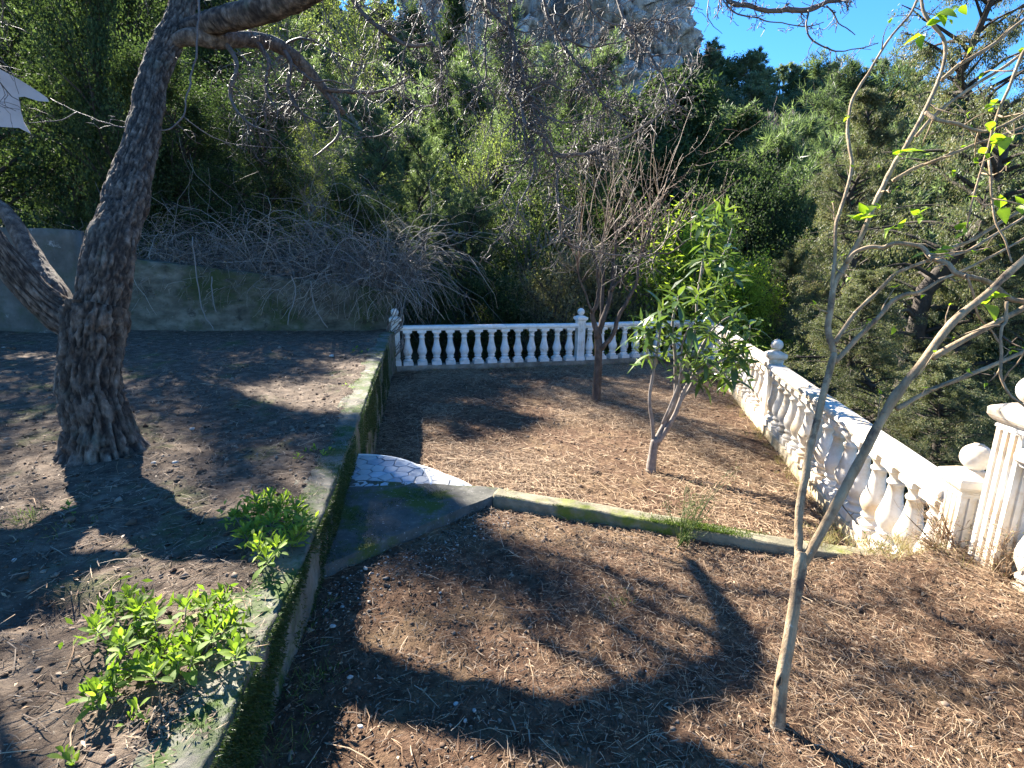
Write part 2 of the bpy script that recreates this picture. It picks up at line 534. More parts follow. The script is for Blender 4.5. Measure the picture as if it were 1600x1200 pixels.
def inside(poly, X, Y):
    c = np.zeros(X.shape, bool)
    n = len(poly)
    for i in range(n):
        x1, y1 = poly[i]
        x2, y2 = poly[(i + 1) % n]
        cond = ((y1 > Y) != (y2 > Y))
        xi = (x2 - x1) * (Y - y1) / ((y2 - y1) if y2 != y1 else 1e-9) + x1
        c ^= cond & (X < xi)
    return c


NEAR = [(-0.70, -0.8), (-0.82, 0.6), (-0.92, 1.41), (-1.02, 2.2), (-1.15, 3.2), (-1.05, 3.3), (-0.22, 3.62), (0.2, 3.52), (1.75, 3.02), (2.48, 2.93), (2.72, 2.80), (2.72, 2.5), (2.6, 1.4), (2.5, -0.8)]
FARB = [(-1.25, 3.6), (-1.35, 4.3), (-1.75, 6.5), (-2.36, 10.1), (-2.36, 10.60), (1.5, 11.52), (4.62, 12.7), (3.46, 7.1), (2.62, 2.9), (1.8, 3.0), (0.2, 3.5), (-0.2, 3.65)]
UPPER = [(-0.79, -0.8), (-0.87, 0.6), (-0.97, 1.41), (-1.03, 1.8), (-1.09, 2.3), (-1.22, 3.2), (-1.43, 4.4), (-1.80, 6.5), (-2.08, 8.2), (-2.43, 10.1), (-2.6, 11.0), (-7.4, 10.6), (-13, 10.2), (-13, -0.8)]


def bed_height(x, y, which):
    P = np.stack([x, y, np.full_like(x, which * 3.7)], -1)
    if which == 0:
        return 0.05 * fbm(P * 0.9, 3, 5) + 0.022 * fbm(P * 9, 3, 6) + 0.05 * smooth(11.6, 12.6, y)
    if which == 1:
        h = 0.05 * fbm(P * 1.2, 3, 8) + 0.03 * fbm(P * 10, 4, 9) + 0.012 * fbm(P * 40, 2, 10)
        h = h + (0.17 + 0.10 * fbm(P * 4, 3, 15)) * smooth(1.75, 2.45, x) * smooth(-0.2, 1.0, y) * (1 - smooth(2.75, 2.95, y) * .6)      # soil banked up against the fluted posts
        return h - 0.012
    h = 0.08 * fbm(P * 0.8, 3, 11) + 0.03 * fbm(P * 8, 4, 12) + 0.008 * fbm(P * 36, 2, 13)
    h = h - 0.11 * np.exp(-(((x + 1.95) / 0.22) ** 2 + ((y - 2.02) / 0.13) ** 2))      # dug hollow beside the leafy plant
    dw = np.interp(y, WALL[::-1, 1], WALL[::-1, 0]) - x        # soil creeps over the inner edge of the wall top
    h = h * (0.35 + 0.65 * smooth(0.2, 0.6, dw))
    h = h + smooth(0.10, 0.22, dw) * 0.042 * (1 - smooth(0.3, 0.8, dw)) + 0.05 * fbm(P * 5, 3, 91) * (1 - smooth(0.35, 0.6, dw))
    return h - 0.012 * smooth(0.2, 0.4, dw) - 0.004


def bed(name, poly, z, cell, which, mat):
    poly = np.array(poly)
    x0, y0 = poly.min(0)
    x1, y1 = poly.max(0)
    nx, ny = int((x1 - x0) / cell) + 2, int((y1 - y0) / cell) + 2
    gx, gy = np.meshgrid(x0 + np.arange(nx) * cell, y0 + np.arange(ny) * cell)
    h = z + bed_height(gx.ravel(), gy.ravel(), which)
    V = np.stack([gx.ravel(), gy.ravel(), h], -1)
    i, j = np.meshgrid(np.arange(nx - 1), np.arange(ny - 1))
    cx, cy = x0 + (i + .5) * cell, y0 + (j + .5) * cell
    keep = inside(poly, cx, cy)
    a = (j * nx + i)[keep]
    Fq = np.stack([a, a + 1, a + nx + 1, a + nx], -1)
    used = np.unique(Fq)
    mp = np.full(len(V), -1)
    mp[used] = np.arange(len(used))
    return obj(name, mesh(name, V[used], mp[Fq], mat, True), kind='structure')


bed('lower_garden_soil', FARB, Z0, 0.045, 0, M['soil'])
bed('near_garden_soil', NEAR, Z1, 0.022, 1, M['soil'])
bed('upper_terrace_soil', UPPER, Z2, 0.045, 2, M['soil_upper'])


# ------------------------------------------------------------------ land beyond the garden
def land(x, y):
    x, y = np.asarray(x, float), np.asarray(y, float)
    r = np.hypot(x, y)
    az = np.degrees(np.arctan2(x, np.maximum(y, 1e-3)))
    right = smooth(-5.5, 1.0, x - 0.05 * (y - 12))
    # ridge height seen over the garden, by bearing
    T = np.interp(az, [-60, -20, 0, 12, 15, 19, 23, 28, 35, 41, 50], [0.37, 0.40, 0.29, 0.25, 0.27, 0.262, 0.25, 0.225, 0.185, 0.15, 0.12])
    base = -1.2 - 5.5 * smooth(10.0, 24, r)
    hr = base + np.maximum(0, r - 27) * (T * 145 + 8.5) / 118
    hl = 1.0 + smooth(11, 13, y) * 0.6 + np.maximum(0, y - 12) * 0.20
    h = hl * (1 - right) + hr * right
    far = smooth(30, 60, r)
    h = h * (1 - far) + (base + np.maximum(0, r - 27) * (T * 145 + 8.5) / 118) * far
    top = T * 145 + 1.5
    h = np.minimum(h, top + (r - 145) * -0.10 * (r > 145))
    P = np.stack([x / 14, y / 14, np.zeros_like(x)], -1)
    h = h + fbm(P, 4, 3) * np.clip((r - 16) * 0.12, 0, 7)
    # the garden and the camera stand on their own ground
    g = smooth(0.0, 2.0, np.maximum(np.maximum(y - 11.3 - 0.33 * np.maximum(x, -6) * (x > -2.5), x - 2.6 - 0.19 * (y - 3)), -14 - x))
    back = smooth(6, -6, y)
    low = -1.2
    return (low * (1 - g) + h * g) * (1 - back) + low * back


rr = np.concatenate([np.linspace(0, 10, 12), np.linspace(10.8, 40, 60), np.linspace(41, 170, 110), np.array([185, 210, 260, 350, 440])])
aa = np.radians(np.concatenate([np.linspace(-180, -72, 28), np.linspace(-70, 70, 200), np.linspace(72, 180, 28)]))
A_, R_ = np.meshgrid(aa, rr)
X_, Y_ = (R_ * np.sin(A_)).ravel(), (R_ * np.cos(A_)).ravel()
V = np.stack([X_, Y_, land(X_, Y_)], -1)
i, j = np.meshgrid(np.arange(len(aa) - 1), np.arange(len(rr) - 1))
a = (j * len(aa) + i).ravel()
obj('hillside', mesh('hillside', V, np.stack([a, a + 1, a + len(aa) + 1, a + len(aa)], -1), M['terrain'], True), kind='structure')


# limestone cliff: a big buttressed block, closed all round
def cliff():
    nu, nv = 420, 210
    u, v = np.meshgrid(np.linspace(0, 2 * math.pi, nu, endpoint=False), np.linspace(0, 1, nv))
    c0 = at(848, 130, 128)
    prof = np.where(v < 0.8, 1.3 - 0.62 * v, 0.804 * np.sqrt(np.clip(1 - ((v - 0.8) / 0.2) ** 2, 0, 1)))
    ex = 27.0
    x = np.sign(np.cos(u)) * np.abs(np.cos(u)) ** 0.75 * ex * prof
    y = np.sign(np.sin(u)) * np.abs(np.sin(u)) ** 0.75 * 20 * prof
    z = -14 + 62 * v
    P = np.stack([x.ravel(), y.ravel(), z.ravel()], -1)
    Q = P * np.array([0.07, 0.07, 0.028])
    rid = 1 - 2 * np.abs(fbm(Q * 1.7, 5, 31, 0.6))
    rid2 = 1 - 2 * np.abs(fbm(P * np.array([.22, .22, .1]), 4, 37, 0.6))
    d = (rid - 0.8) * 20 + (rid2 - 0.85) * 12 + fbm(P * 0.05, 3, 41) * 14 + (1 - 2 * np.abs(fbm((P + P[:, [1, 2, 0]] * .3) * np.array([.5, .5, .22]), 4, 39, .6)) - .85) * 4
    n = nrm(P * np.array([1 / ex ** 2, 1 / 400, 0.0002]) + 1e-6)
    P = P + n * (d * np.clip(prof.ravel() * 1.6, 0, 1))[:, None]
    P[:, 2] += fbm(P * 0.09, 4, 43) * 8 * (v.ravel() > 0.4)
    P += np.array([c0[0], c0[1], c0[2]])
    i, j = np.meshgrid(np.arange(nu), np.arange(nv - 1))
    i2 = (i + 1) % nu
    Fq = np.stack([j * nu + i, j * nu + i2, (j + 1) * nu + i2, (j + 1) * nu + i], -1).reshape(-1, 4)
    return obj('limestone_cliff', mesh('limestone_cliff', P, Fq, M['rock'], False), kind='structure')


cliff()

# ------------------------------------------------------------------ walls, curb, slab
def strip_wall(name, line_top, width, ztop, zbot, mat, label, cat, seg=0.03, amp=0.012, side=-1, top_amp=0.01, seed=1, back_drop=None):
    """wall following a line; rough real surface"""
    P = np.asarray(line_top, float)
    d = np.r_[0, np.cumsum(np.linalg.norm(np.diff(P, axis=0), axis=1))]
    n = int(d[-1] / seg)
    t = np.linspace(0, d[-1], n)
    C = np.stack([np.interp(t, d, P[:, 0]), np.interp(t, d, P[:, 1])], -1)
    k = np.ones(9) / 9
    Cp = np.pad(C, ((4, 4), (0, 0)), mode='edge')
    C = np.stack([np.convolve(Cp[:, 0], k, 'valid'), np.convolve(Cp[:, 1], k, 'valid')], -1)
    T = np.gradient(C, axis=0)
    T /= np.linalg.norm(T, axis=1)[:, None]
    Nn = np.stack([T[:, 1], -T[:, 0]], -1) * side
    ztop = ztop if hasattr(ztop, '__len__') else [ztop, ztop]
    zt = np.interp(t, np.linspace(0, d[-1], len(ztop)), ztop)
    prof = []
    nh = max(4, int((zt.mean() - zbot) / 0.04))
    for q in range(nh):
        prof.append((0.0, q / (nh - 1) * 0.97, 1))
    prof += [(0.012, 1.0, 1)] + [(0.02 + (width - 0.04) * w, 1.0, 0) for w in np.linspace(0, 1, 7)] + [(width, 0.97, 1), (width, 0.5, 1), (width, 0.0, 1)]
    rows = []
    for off, fz, _ in prof:
        z = zbot + (zt - zbot) * fz
        XY = C + Nn * off
        rows.append(np.stack([XY[:, 0], XY[:, 1], z], -1))
    V = np.stack(rows, 0)
    m = len(prof)
    Vf = V.reshape(-1, 3)
    dd = amp * 2 * fbm(Vf * 6, 4, seed) + amp * fbm(Vf * 28, 3, seed + 1)
    nn = np.concatenate([np.tile(-Nn, (m, 1)), np.zeros((m * n, 1))], 1)
    topm = np.repeat([1.0 if fz > 0.98 else 0.0 for _, fz, _ in prof], n)
    Vf = Vf + nn * (dd * 1.5)[:, None]
    Vf[:, 2] += topm * (top_amp * 3 * fbm(Vf * 4, 4, seed + 2) + top_amp * fbm(Vf * 25, 3, seed + 3))
    i, j = np.meshgrid(np.arange(n - 1), np.arange(m - 1))
    a = (j * n + i).ravel()
    Fq = np.stack([a, a + 1, a + n + 1, a + n], -1)
    caps = [np.array([[q * n for q in range(m)]]), np.array([[q * n + n - 1 for q in range(m)][::-1]])]
    o = obj(name, mesh(name, Vf, [Fq] + caps, mat, False))
    tag(o, label, cat)
    return o


WT = Z2 + 0.03
strip_wall('retaining_wall', WALL, 0.27, WT, -0.3, M['concrete'], 'long moss-covered concrete wall holding up the left upper terrace', 'wall', amp=0.013, side=1, seed=3)
# side=+1 : the body lies left of the line
curb_line = [(-0.16, 3.66), (0.3, 3.50), (1.0, 3.26), (1.8, 2.98), (2.45, 2.92)]
strip_wall('garden_curb', curb_line, 0.14, [Z1 + .07, Z1 + .075, Z1 + .07, Z1 + 0.05, Z1 + .0], -0.2, M['curb'], 'low concrete curb with bright yellow-green moss between the two soil beds', 'curb', amp=0.008, side=-1, seed=9, top_amp=0.012)

# concrete landing slab
sl = [(-1.13, 2.60), (-0.10, 3.69), (-0.05, 3.80), (-1.30, 3.92)]


def slab_mesh():
    n = 44
    u, v = np.meshgrid(np.linspace(0, 1, n), np.linspace(0, 1, n))
    a, b, c, d = [np.array(p) for p in sl]
    # patch a(front) -> b(tip) ; d(back left) -> c(back tip)
    P = ((1 - u)[..., None] * ((1 - v)[..., None] * a + v[..., None] * d) + u[..., None] * ((1 - v)[..., None] * b + v[..., None] * c)).reshape(-1, 2)
    z = Z1 + 0.062 + 0.012 * fbm(np.c_[P, P[:, 0] * 0] * 5, 4, 21) + 0.004 * fbm(np.c_[P, P[:, 0] * 0] * 30, 2, 22)
    top = np.c_[P, z]
    i, j = np.meshgrid(np.arange(n - 1), np.arange(n - 1))
    q = (j * n + i).ravel()
    Fq = [np.stack([q, q + 1, q + n + 1, q + n], -1)]
    ring = list(range(n)) + [k * n + n - 1 for k in range(1, n)] + [n * n - 1 - k for k in range(1, n)] + [k * n for k in range(n - 2, 0, -1)]
    low = top[ring].copy()
    low[:, 2] = -0.2
    V = np.vstack([top, low])
    m = len(ring)
    R = np.array(ring)
    k = np.arange(m)
    k2 = (k + 1) % m
    Fq.append(np.stack([R[k], n * n + k, n * n + k2, R[k2]], -1))
    return mesh('landing_slab', V, Fq, M['slab'], False)


tag(obj('landing_slab', slab_mesh()), 'dark triangular concrete slab with moss beside the wall, in front of the marble steps', 'slab')


# quarter-round marble steps with crazy paving
def clip_half(poly, p, nv):
    out = []
    for i in range(len(poly)):
        a, b = poly[i], poly[(i + 1) % len(poly)]
        da, db = (a - p) @ nv, (b - p) @ nv
        if da <= 0:
            out.append(a)
        if (da < 0 < db) or (db < 0 < da):
            out.append(a + (b - a) * da / (da - db))
    return out


SC = np.array([-1.30, 3.765])
steps = thing('garden_steps', 'quarter-round marble steps in pale crazy paving against the mossy wall', 'steps', (SC[0], SC[1], 0))
rs = [0.70, 0.965, 1.21]
zs = [Z1 + 0.064, Z1 - 0.085, Z1 - 0.235]
rnd = random.Random(5)
prevr = 0
for si, (r, z) in enumerate(zip(rs, zs)):
    m = MB()
    nA = 40
    a0, a1 = math.radians(6 if si == 0 else 2), math.radians(97)
    arc = [(r * math.cos(a), r * math.sin(a)) for a in np.linspace(a0, a1, nA)]
    out = [(0, -0.02)] + arc + [(-0.12, r * math.sin(a1))]
    n = len(out)
    zt, zb = z - 0.012, -0.2
    m.add([(x, y, zb) for x, y in out] + [(x, y, zt) for x, y in out], [tuple(range(n, 2 * n))] + [(k, (k + 1) % n, n + (k + 1) % n, n + k) for k in range(n)])
    tread = m.build('tread', M['grout'], steps)
    # nosing
    tb = Tubes(8)
    tb.add([(x * 0.992, y * 0.992, z - 0.006) for x, y in arc], 0.011)
    obj('nosing', tb.mesh('nosing', M['nosing']), tread)
    # stones
    inner = max(0.0, prevr - 0.06)
    pts = []
    for _ in range(4000):
        if len(pts) > (46 if si == 0 else 30):
            break
        p = np.array([rnd.uniform(-0.16, r), rnd.uniform(-0.05, r)])
        q = np.hypot(*p)
        if q < r + .02 and q > inner - 0.03 and all(np.hypot(*(p - o)) > 0.092 for o in pts):
            pts.append(p)
    circ = [np.array([(r - 0.016) * math.cos(a), (r - 0.016) * math.sin(a)]) for a in np.linspace(0, 2 * math.pi, 64, endpoint=False)]
    for p in pts:
        cell = list(circ)
        for o in pts:
            if o is p:
                continue
            mid = (p + o) / 2
            nv = (o - p) / np.linalg.norm(o - p)
            cell = clip_half(cell, mid - nv * 0.0038, nv)
            if len(cell) < 3:
                break
        if len(cell) < 3:
            continue
        cell = clip_half(cell, np.array([0, 0.0]), np.array([0.13, -1.0]) / 1.008)
        if len(cell) < 3:
            continue
        cell = clip_half(cell, np.array([-0.13, 0.0]), np.array([-1.0, 0.0]))
        if len(cell) < 3:
            continue
        if si and max(np.hypot(*c) for c in cell) < inner:
            continue
        n = len(cell)
        tz = z + rnd.uniform(-0.004, 0.003)
        cen = sum(cell) / n
        V = [(c[0], c[1], z - 0.02) for c in cell] + [(c[0], c[1], tz - 0.003) for c in cell] + [(*(cen + (c - cen) * 0.93), tz) for c in cell]
        Fs = [tuple(range(2 * n, 3 * n))] + [(k, (k + 1) % n, n + (k + 1) % n, n + k) for k in range(n)] + [(n + k, n + (k + 1) % n, 2 * n + (k + 1) % n, 2 * n + k) for k in range(n)]
        obj('stone', mesh('stone', V, Fs, M[rnd.choice(['marble', 'marble', 'marble_warm', 'marble_dark'])]), tread)
    prevr = r

# back retaining walls of the upper terrace
def block_wall(name, p0, p1, th, z0, zt0, zt1, mat, label, seed):
    p0, p1 = np.array(p0, float), np.array(p1, float)
    L = np.linalg.norm(p1 - p0)
    T = (p1 - p0) / L
    Nn = np.array([-T[1], T[0]])
    nx, nz = int(L / 0.12), 16
    rows = []
    for k in range(nz):
        rows.append((0, k / (nz - 1)))
    for k in range(1, 4):
        rows.append((th * k / 3, 1.0))
    rows.append((th, 0.0))
    u = np.linspace(0, 1, nx)
    V = []
    for off, f in rows:
        XY = p0 + u[:, None] * (p1 - p0) + Nn * off
        zt = zt0 + (zt1 - zt0) * u
        V.append(np.c_[XY, z0 + (zt - z0) * f])
    V = np.concatenate(V)
    V[:, :2] += Nn * (0.05 * fbm(V * 1.5, 4, seed))[:, None]
    V[:, 2] += 0.05 * fbm(V * 2.0, 3, seed + 1) * (np.repeat([f for _, f in rows], nx) > 0.99)
    i, j = np.meshgrid(np.arange(nx - 1), np.arange(len(rows) - 1))
    a = (j * nx + i).ravel()
    m = len(rows)
    caps = [np.array([[q * nx for q in range(m)]]), np.array([[q * nx + nx - 1 for q in range(m)][::-1]])]
    tag(obj(name, mesh(name, V, [np.stack([a, a + 1, a + nx + 1, a + nx], -1)] + caps, mat, False)), label, 'wall')


block_wall('retaining_wall', (-8.1, 10.50), (-2.44, 10.97), 0.3, 0.4, 2.22, 1.60, M['oldwall'], 'mossy dark concrete wall behind the upper terrace under the brambles', 51)
block_wall('retaining_wall', (-14.5, 9.6), (-8.13, 10.2), 0.35, 0.4, 2.75, 2.65, M['leftwall'], 'taller grey concrete wall behind the forked trunk at the far left', 55)


# ------------------------------------------------------------------ balustrades
def square_prof(mb, prof, c=(0, 0, 0)):
    """square-plan stack: (z, half width)"""
    V, Fs = [], []
    for z, h in prof:
        V += [(c[0] - h, c[1] - h, c[2] + z), (c[0] + h, c[1] - h, c[2] + z), (c[0] + h, c[1] + h, c[2] + z), (c[0] - h, c[1] + h, c[2] + z)]
    m = len(prof)
    for i in range(m - 1):
        for k in range(4):
            k2 = (k + 1) % 4
            Fs.append((i * 4 + k, i * 4 + k2, (i + 1) * 4 + k2, (i + 1) * 4 + k))
    Fs.append((3, 2, 1, 0))
    Fs.append(tuple(range((m - 1) * 4, m * 4)))
    mb.add(V, Fs)


def baluster_mesh(mat, nm):
    m = MB()
    square_prof(m, [(0, .098), (.065, .098), (.07, .092)])
    m.lathe([(.068, .078), (.078, .090), (.095, .092), (.108, .080), (.118, .060), (.135, .056), (.142, .072), (.155, .078), (.168, .070), (.178, .062), (.20, .074), (.24, .092), (.275, .096), (.31, .090),
             (.36, .074), (.42, .060), (.48, .052), (.53, .049), (.535, .060), (.548, .064), (.560, .060), (.565, .048), (.59, .050), (.615, .064), (.632, .078), (.64, .080)], 18)
    square_prof(m, [(.638, .082), (.645, .088), (.685, .088)])
    me = mesh(nm, m.V, m.F, mat)
    for p in me.polygons:
        p.use_smooth = len(p.vertices) == 4 and abs(p.normal.z) < 0.97 and 0.07 < p.center.z < 0.636
    return me


BAL = baluster_mesh(M['white'], 'baluster')
BAL2 = baluster_mesh(M['white_stained'], 'baluster_stained')
fl = []
hw = 0.082
for side in range(4):
    a = side * math.pi / 2
    pts = [(-hw, -hw)]
    for k in range(3):
        x = -0.046 + k * 0.046
        pts += [(x - .010, -hw), (x - .007, -hw + .011), (x + .007, -hw + .011), (x + .010, -hw)]
    for x, y in pts:
        fl.append((x * math.cos(a) - y * math.sin(a), x * math.sin(a) + y * math.cos(a)))


def make_post(parent, loc, rz, mat, zb=0.0, hcol=0.86, ball=True, s=1.0, rough_ball=False):
    m = MB()
    n = len(fl)
    z0, z1 = 0.10, hcol - 0.02
    m.add([(x, y, z0) for x, y in fl] + [(x, y, z1) for x, y in fl], [tuple(range(n))[::-1], tuple(range(n, 2 * n))] + [(k, (k + 1) % n, n + (k + 1) % n, n + k) for k in range(n)])
    square_prof(m, [(z1 - .001, .0825), (hcol + .03, .0825)])
    p = m.build('post', mat, parent, loc=loc, rot=(0, 0, rz), scale=s)
    b = MB()
    square_prof(b, [(0, .098), (.085, .098), (.10, .086), (.102, .07)])
    b.build('base', mat, p)
    c = MB()
    z = hcol
    square_prof(c, [(z - .012, .080), (z - .010, .088), (z + .004, .088), (z + .006, .084), (z + .016, .084), (z + .02, .095), (z + .034, .108), (z + .05, .118), (z + .085, .120), (z + .095, .112), (z + .125, .055), (z + .13, .035)])
    c.build('cap', mat, p)
    if ball:
        q = MB()
        r = 0.078
        prof = [(z + .128, .036), (z + .14, .030)] + [(z + .205 - r * math.cos(t), r * math.sin(t) if 0.3 < t < 3.1 else 0.026) for t in np.linspace(0.36, 3.13, 16)]
        q.lathe(prof, 22)
        me = mesh('finial_ball', q.V, q.F, mat, True)
        if rough_ball:
            V = np.array([v.co for v in me.vertices])
            d = 1 + 0.35 * fbm(V * 22, 3, 77)
            cc = np.array([0, 0, z + .2])
            V = cc + (V - cc) * d[:, None]
            me.vertices.foreach_set('co', V.astype(np.float32).ravel())
        obj('finial_ball', me, p)
    return p


RAILP = [(-.075, .0), (-.080, .018), (-.092, .024), (-.105, .035), (-.110, .055), (-.106, .075), (-.094, .090), (-.06, .098), (0, .101), (.06, .098), (.094, .090), (.106, .075), (.110, .055), (.105, .035), (.092, .024), (.080, .018), (.075, .0)]


def run(parent, p0, p1, zb, mat, bmesh_, n, pm='plinth', *, plinth=0.14, hgt=0.80, skip0=0.09, skip1=0.09, nrail=4, pz=0.35):
    """plinth, balusters, rail pieces between two posts (local coords, straight)"""
    p0, p1 = np.array(p0, float), np.array(p1, float)
    L = np.linalg.norm(p1 - p0)
    T = (p1 - p0) / L
    ang = math.atan2(T[1], T[0])
    m = MB()
    R = [[T[0], -T[1], 0], [T[1], T[0], 0], [0, 0, 1]]
    mid = (p0 + p1) / 2
    m.box((mid[0], mid[1], zb - pz / 2), (L / 2, 0.125, pz / 2), R)
    pl = m.build('plinth', M[pm], parent)
    for k in range(n):
        t = skip0 + (L - skip0 - skip1) * (k + 0.5) / n
        c = p0 + T * t
        obj('baluster', bmesh_, parent, loc=(c[0], c[1], zb + 0.001), rot=(0, rnd.uniform(-.012, .012), ang + rnd.uniform(-.06, .06)), scale=(1, 1, (hgt - .10) / .685))
    for k in range(nrail):
        a = skip0 - .01 + (L - skip0 - skip1 + .02) * k / nrail + .0015
        b = skip0 - .01 + (L - skip0 - skip1 + .02) * (k + 1) / nrail - .0015
        q = MB()
        nn = len(RAILP)
        V = []
        jz = rnd.uniform(-.003, .003)
        for t in (a, b):
            c = p0 + T * t
            for o_, z in RAILP:
                V.append((c[0] - T[1] * o_, c[1] + T[0] * o_, zb + hgt - .10 + .001 + z + jz))
        q.add(V, [tuple(range(nn)), tuple(range(nn, 2 * nn))[::-1]] + [(k2, nn + k2, nn + (k2 + 1) % nn, (k2 + 1) % nn) for k2 in range(nn)])
        q.build('rail', mat, parent)


M['plinth'] = surf('plinth_plaster', [(0.3, (0.12, 0.10, 0.075)), (0.55, (0.28, 0.25, 0.20)), (0.8, (0.5, 0.47, 0.42))], 4, 0.6, 40, 0.9, bdist=0.008)
M['ochre_plinth'] = surf('ochre_plinth_plaster', [(0.3, (0.30, 0.22, 0.12)), (0.55, (0.52, 0.43, 0.29)), (0.8, (0.68, 0.62, 0.52))], 5, 0.6, 40, 0.9, bdist=0.008)
ZB = 0.12
A, Bp, Cn, D2, E3 = (-2.34, 10.66), (1.46, 11.62), (4.66, 12.78), (3.57, 7.20), (2.68, 2.93)
fb = thing('balustrade', 'weathered white balustrade across the far end of the lower garden', 'balustrade', (0, 0, 0))
angF = math.atan2(Bp[1] - A[1], Bp[0] - A[0])
make_post(fb, (A[0], A[1], ZB), angF, M['white'], rough_ball=True)['label'] = 'crumbling post wrapped in dead vine'
make_post(fb, (Bp[0], Bp[1], ZB - .02), angF + .06, M['white'])
make_post(fb, (Cn[0], Cn[1], ZB), angF + .1, M['white'])
run(fb, A, Bp, ZB, M['white'], BAL, 13, nrail=4)
run(fb, Bp, Cn, ZB, M['white'], BAL, 11, nrail=4)
rb = thing('balustrade', 'sunlit ochre-stained white balustrade running down the right side of the lower garden', 'balustrade', (0, 0, 0))
angR = math.atan2(D2[1] - Cn[1], D2[0] - Cn[0])
make_post(rb, (D2[0], D2[1], ZB - .02), angR, M['white_stained'])
make_post(rb, (E3[0], E3[1], ZB - .02), angR, M['white_stained'])
run(rb, Cn, D2, ZB, M['white_stained'], BAL2, 20, 'ochre_plinth', nrail=5)
run(rb, D2, E3, ZB, M['white_stained'], BAL2, 15, 'ochre_plinth', nrail=4)
nb = thing('balustrade', 'short higher white balustrade starting at the tall fluted post on the right edge', 'balustrade', (0, 0, 0))
G4, H5 = (2.66, 2.66), (2.55, 0.2)
angN = math.atan2(H5[1] - G4[1], H5[0] - G4[0])
make_post(nb, (G4[0], G4[1], Z1 + .0), angN, M['white_stained'], hcol=0.94)
make_post(nb, (H5[0], H5[1], Z1 + .0), angN, M['white_stained'], hcol=0.94)
run(nb, G4, H5, Z1 + .05, M['white_stained'], BAL2, 8, 'ochre_plinth', nrail=3, hgt=.82)
# outer retaining faces below the plinths
for p, q in ((A, Bp), (Bp, Cn), (Cn, D2), (D2, E3), (E3, G4), (G4, H5)):
    p, q = np.array(p), np.array(q)
    T = (q - p) / np.linalg.norm(q - p)
    m = MB()
    mid = (p + q) / 2
    zt = -0.235 if q[1] > 2.8 else (0.1)
    m.box((mid[0], mid[1], (zt - 3.6) / 2), (np.linalg.norm(q - p) / 2, 0.14, (zt + 3.6) / 2), [[T[0], -T[1], 0], [T[1], T[0], 0], [0, 0, 1]])
    m.build('garden_foundation', M['palewall'], kind='structure')


# ------------------------------------------------------------------ wood: traced limbs and grown twigs
def wob(P, amp, seed):
    P = np.array(P, float)
    n = fbm(P * 7 + seed, 3, seed)
    n2 = fbm(P * 7 + seed + 31, 3, seed + 1)
    n3 = fbm(P * 7 + seed + 67, 3, seed + 2)
    return P + np.stack([n, n2, n3], -1) * amp


def limb(tb, pts, r0, r1, n=5, sides=8, amp=0.0, seed=1, knob=0.0):
    C = catmull(pts, n)
    if amp:
        C = wob(C, amp, seed)
    t = np.linspace(0, 1, len(C))
    r = r0 + (r1 - r0) * t
    if knob:
        r = r * (1 + knob * np.abs(fbm(C * 18, 2, seed + 5)) * 3)
    tb.add(C, r, sides)
    return C, r


def twigs(tb, C, r, rs_, n, length, level, grav=-0.3, spread=0.9, rmin=0.0012, t0=0.1, jit=0.35, tips=None, sides=4, maxr=0.012):
    """grow side twigs from a limb line"""
    C = np.asarray(C)
    T = nrm(np.gradient(C, axis=0))
    for k in range(n):
        i = int(rs_.uniform(t0, 0.98) * (len(C) - 1))
        d = nrm(T[i] * rs_.uniform(0.2, 0.9) + np.array([rs_.gauss(0, 1), rs_.gauss(0, 1), rs_.gauss(0, 1)]) * spread)
        L = length * rs_.uniform(0.4, 1.2)
        m = max(4, int(L / 0.07))
        m = min(m, 12)
        P = [C[i]]
        for s in range(m):
            d = nrm(d + np.array([rs_.gauss(0, jit), rs_.gauss(0, jit), rs_.gauss(0, jit) + grav * 0.35]))
            P.append(P[-1] + d * L / m)
        P = np.array(P)
        ra = min(r[i] * 0.6, maxr, 0.004 + L * 0.007)
        rad = np.linspace(ra, max(rmin, ra * 0.25), len(P))
        tb.add(P, rad, sides)
        if tips is not None:
            tips.append((P[-1], d))
        if level > 0:
            twigs(tb, P, rad, rs_, max(2, int(n * 0.3)), length * 0.5, level - 1, grav, spread, rmin, 0.15, jit, tips, sides, maxr * .6)
        else:
            for q in range(2, len(P), 2):
                if rs_.random() < 0.45:
                    dd = nrm(T[i] * 0.2 + np.array([rs_.gauss(0, 1) for _ in range(3)]))
                    tb.add([P[q], P[q] + dd * rs_.uniform(0.012, 0.05)], [rad[q] * 1.1, rmin], 3, cap=False)


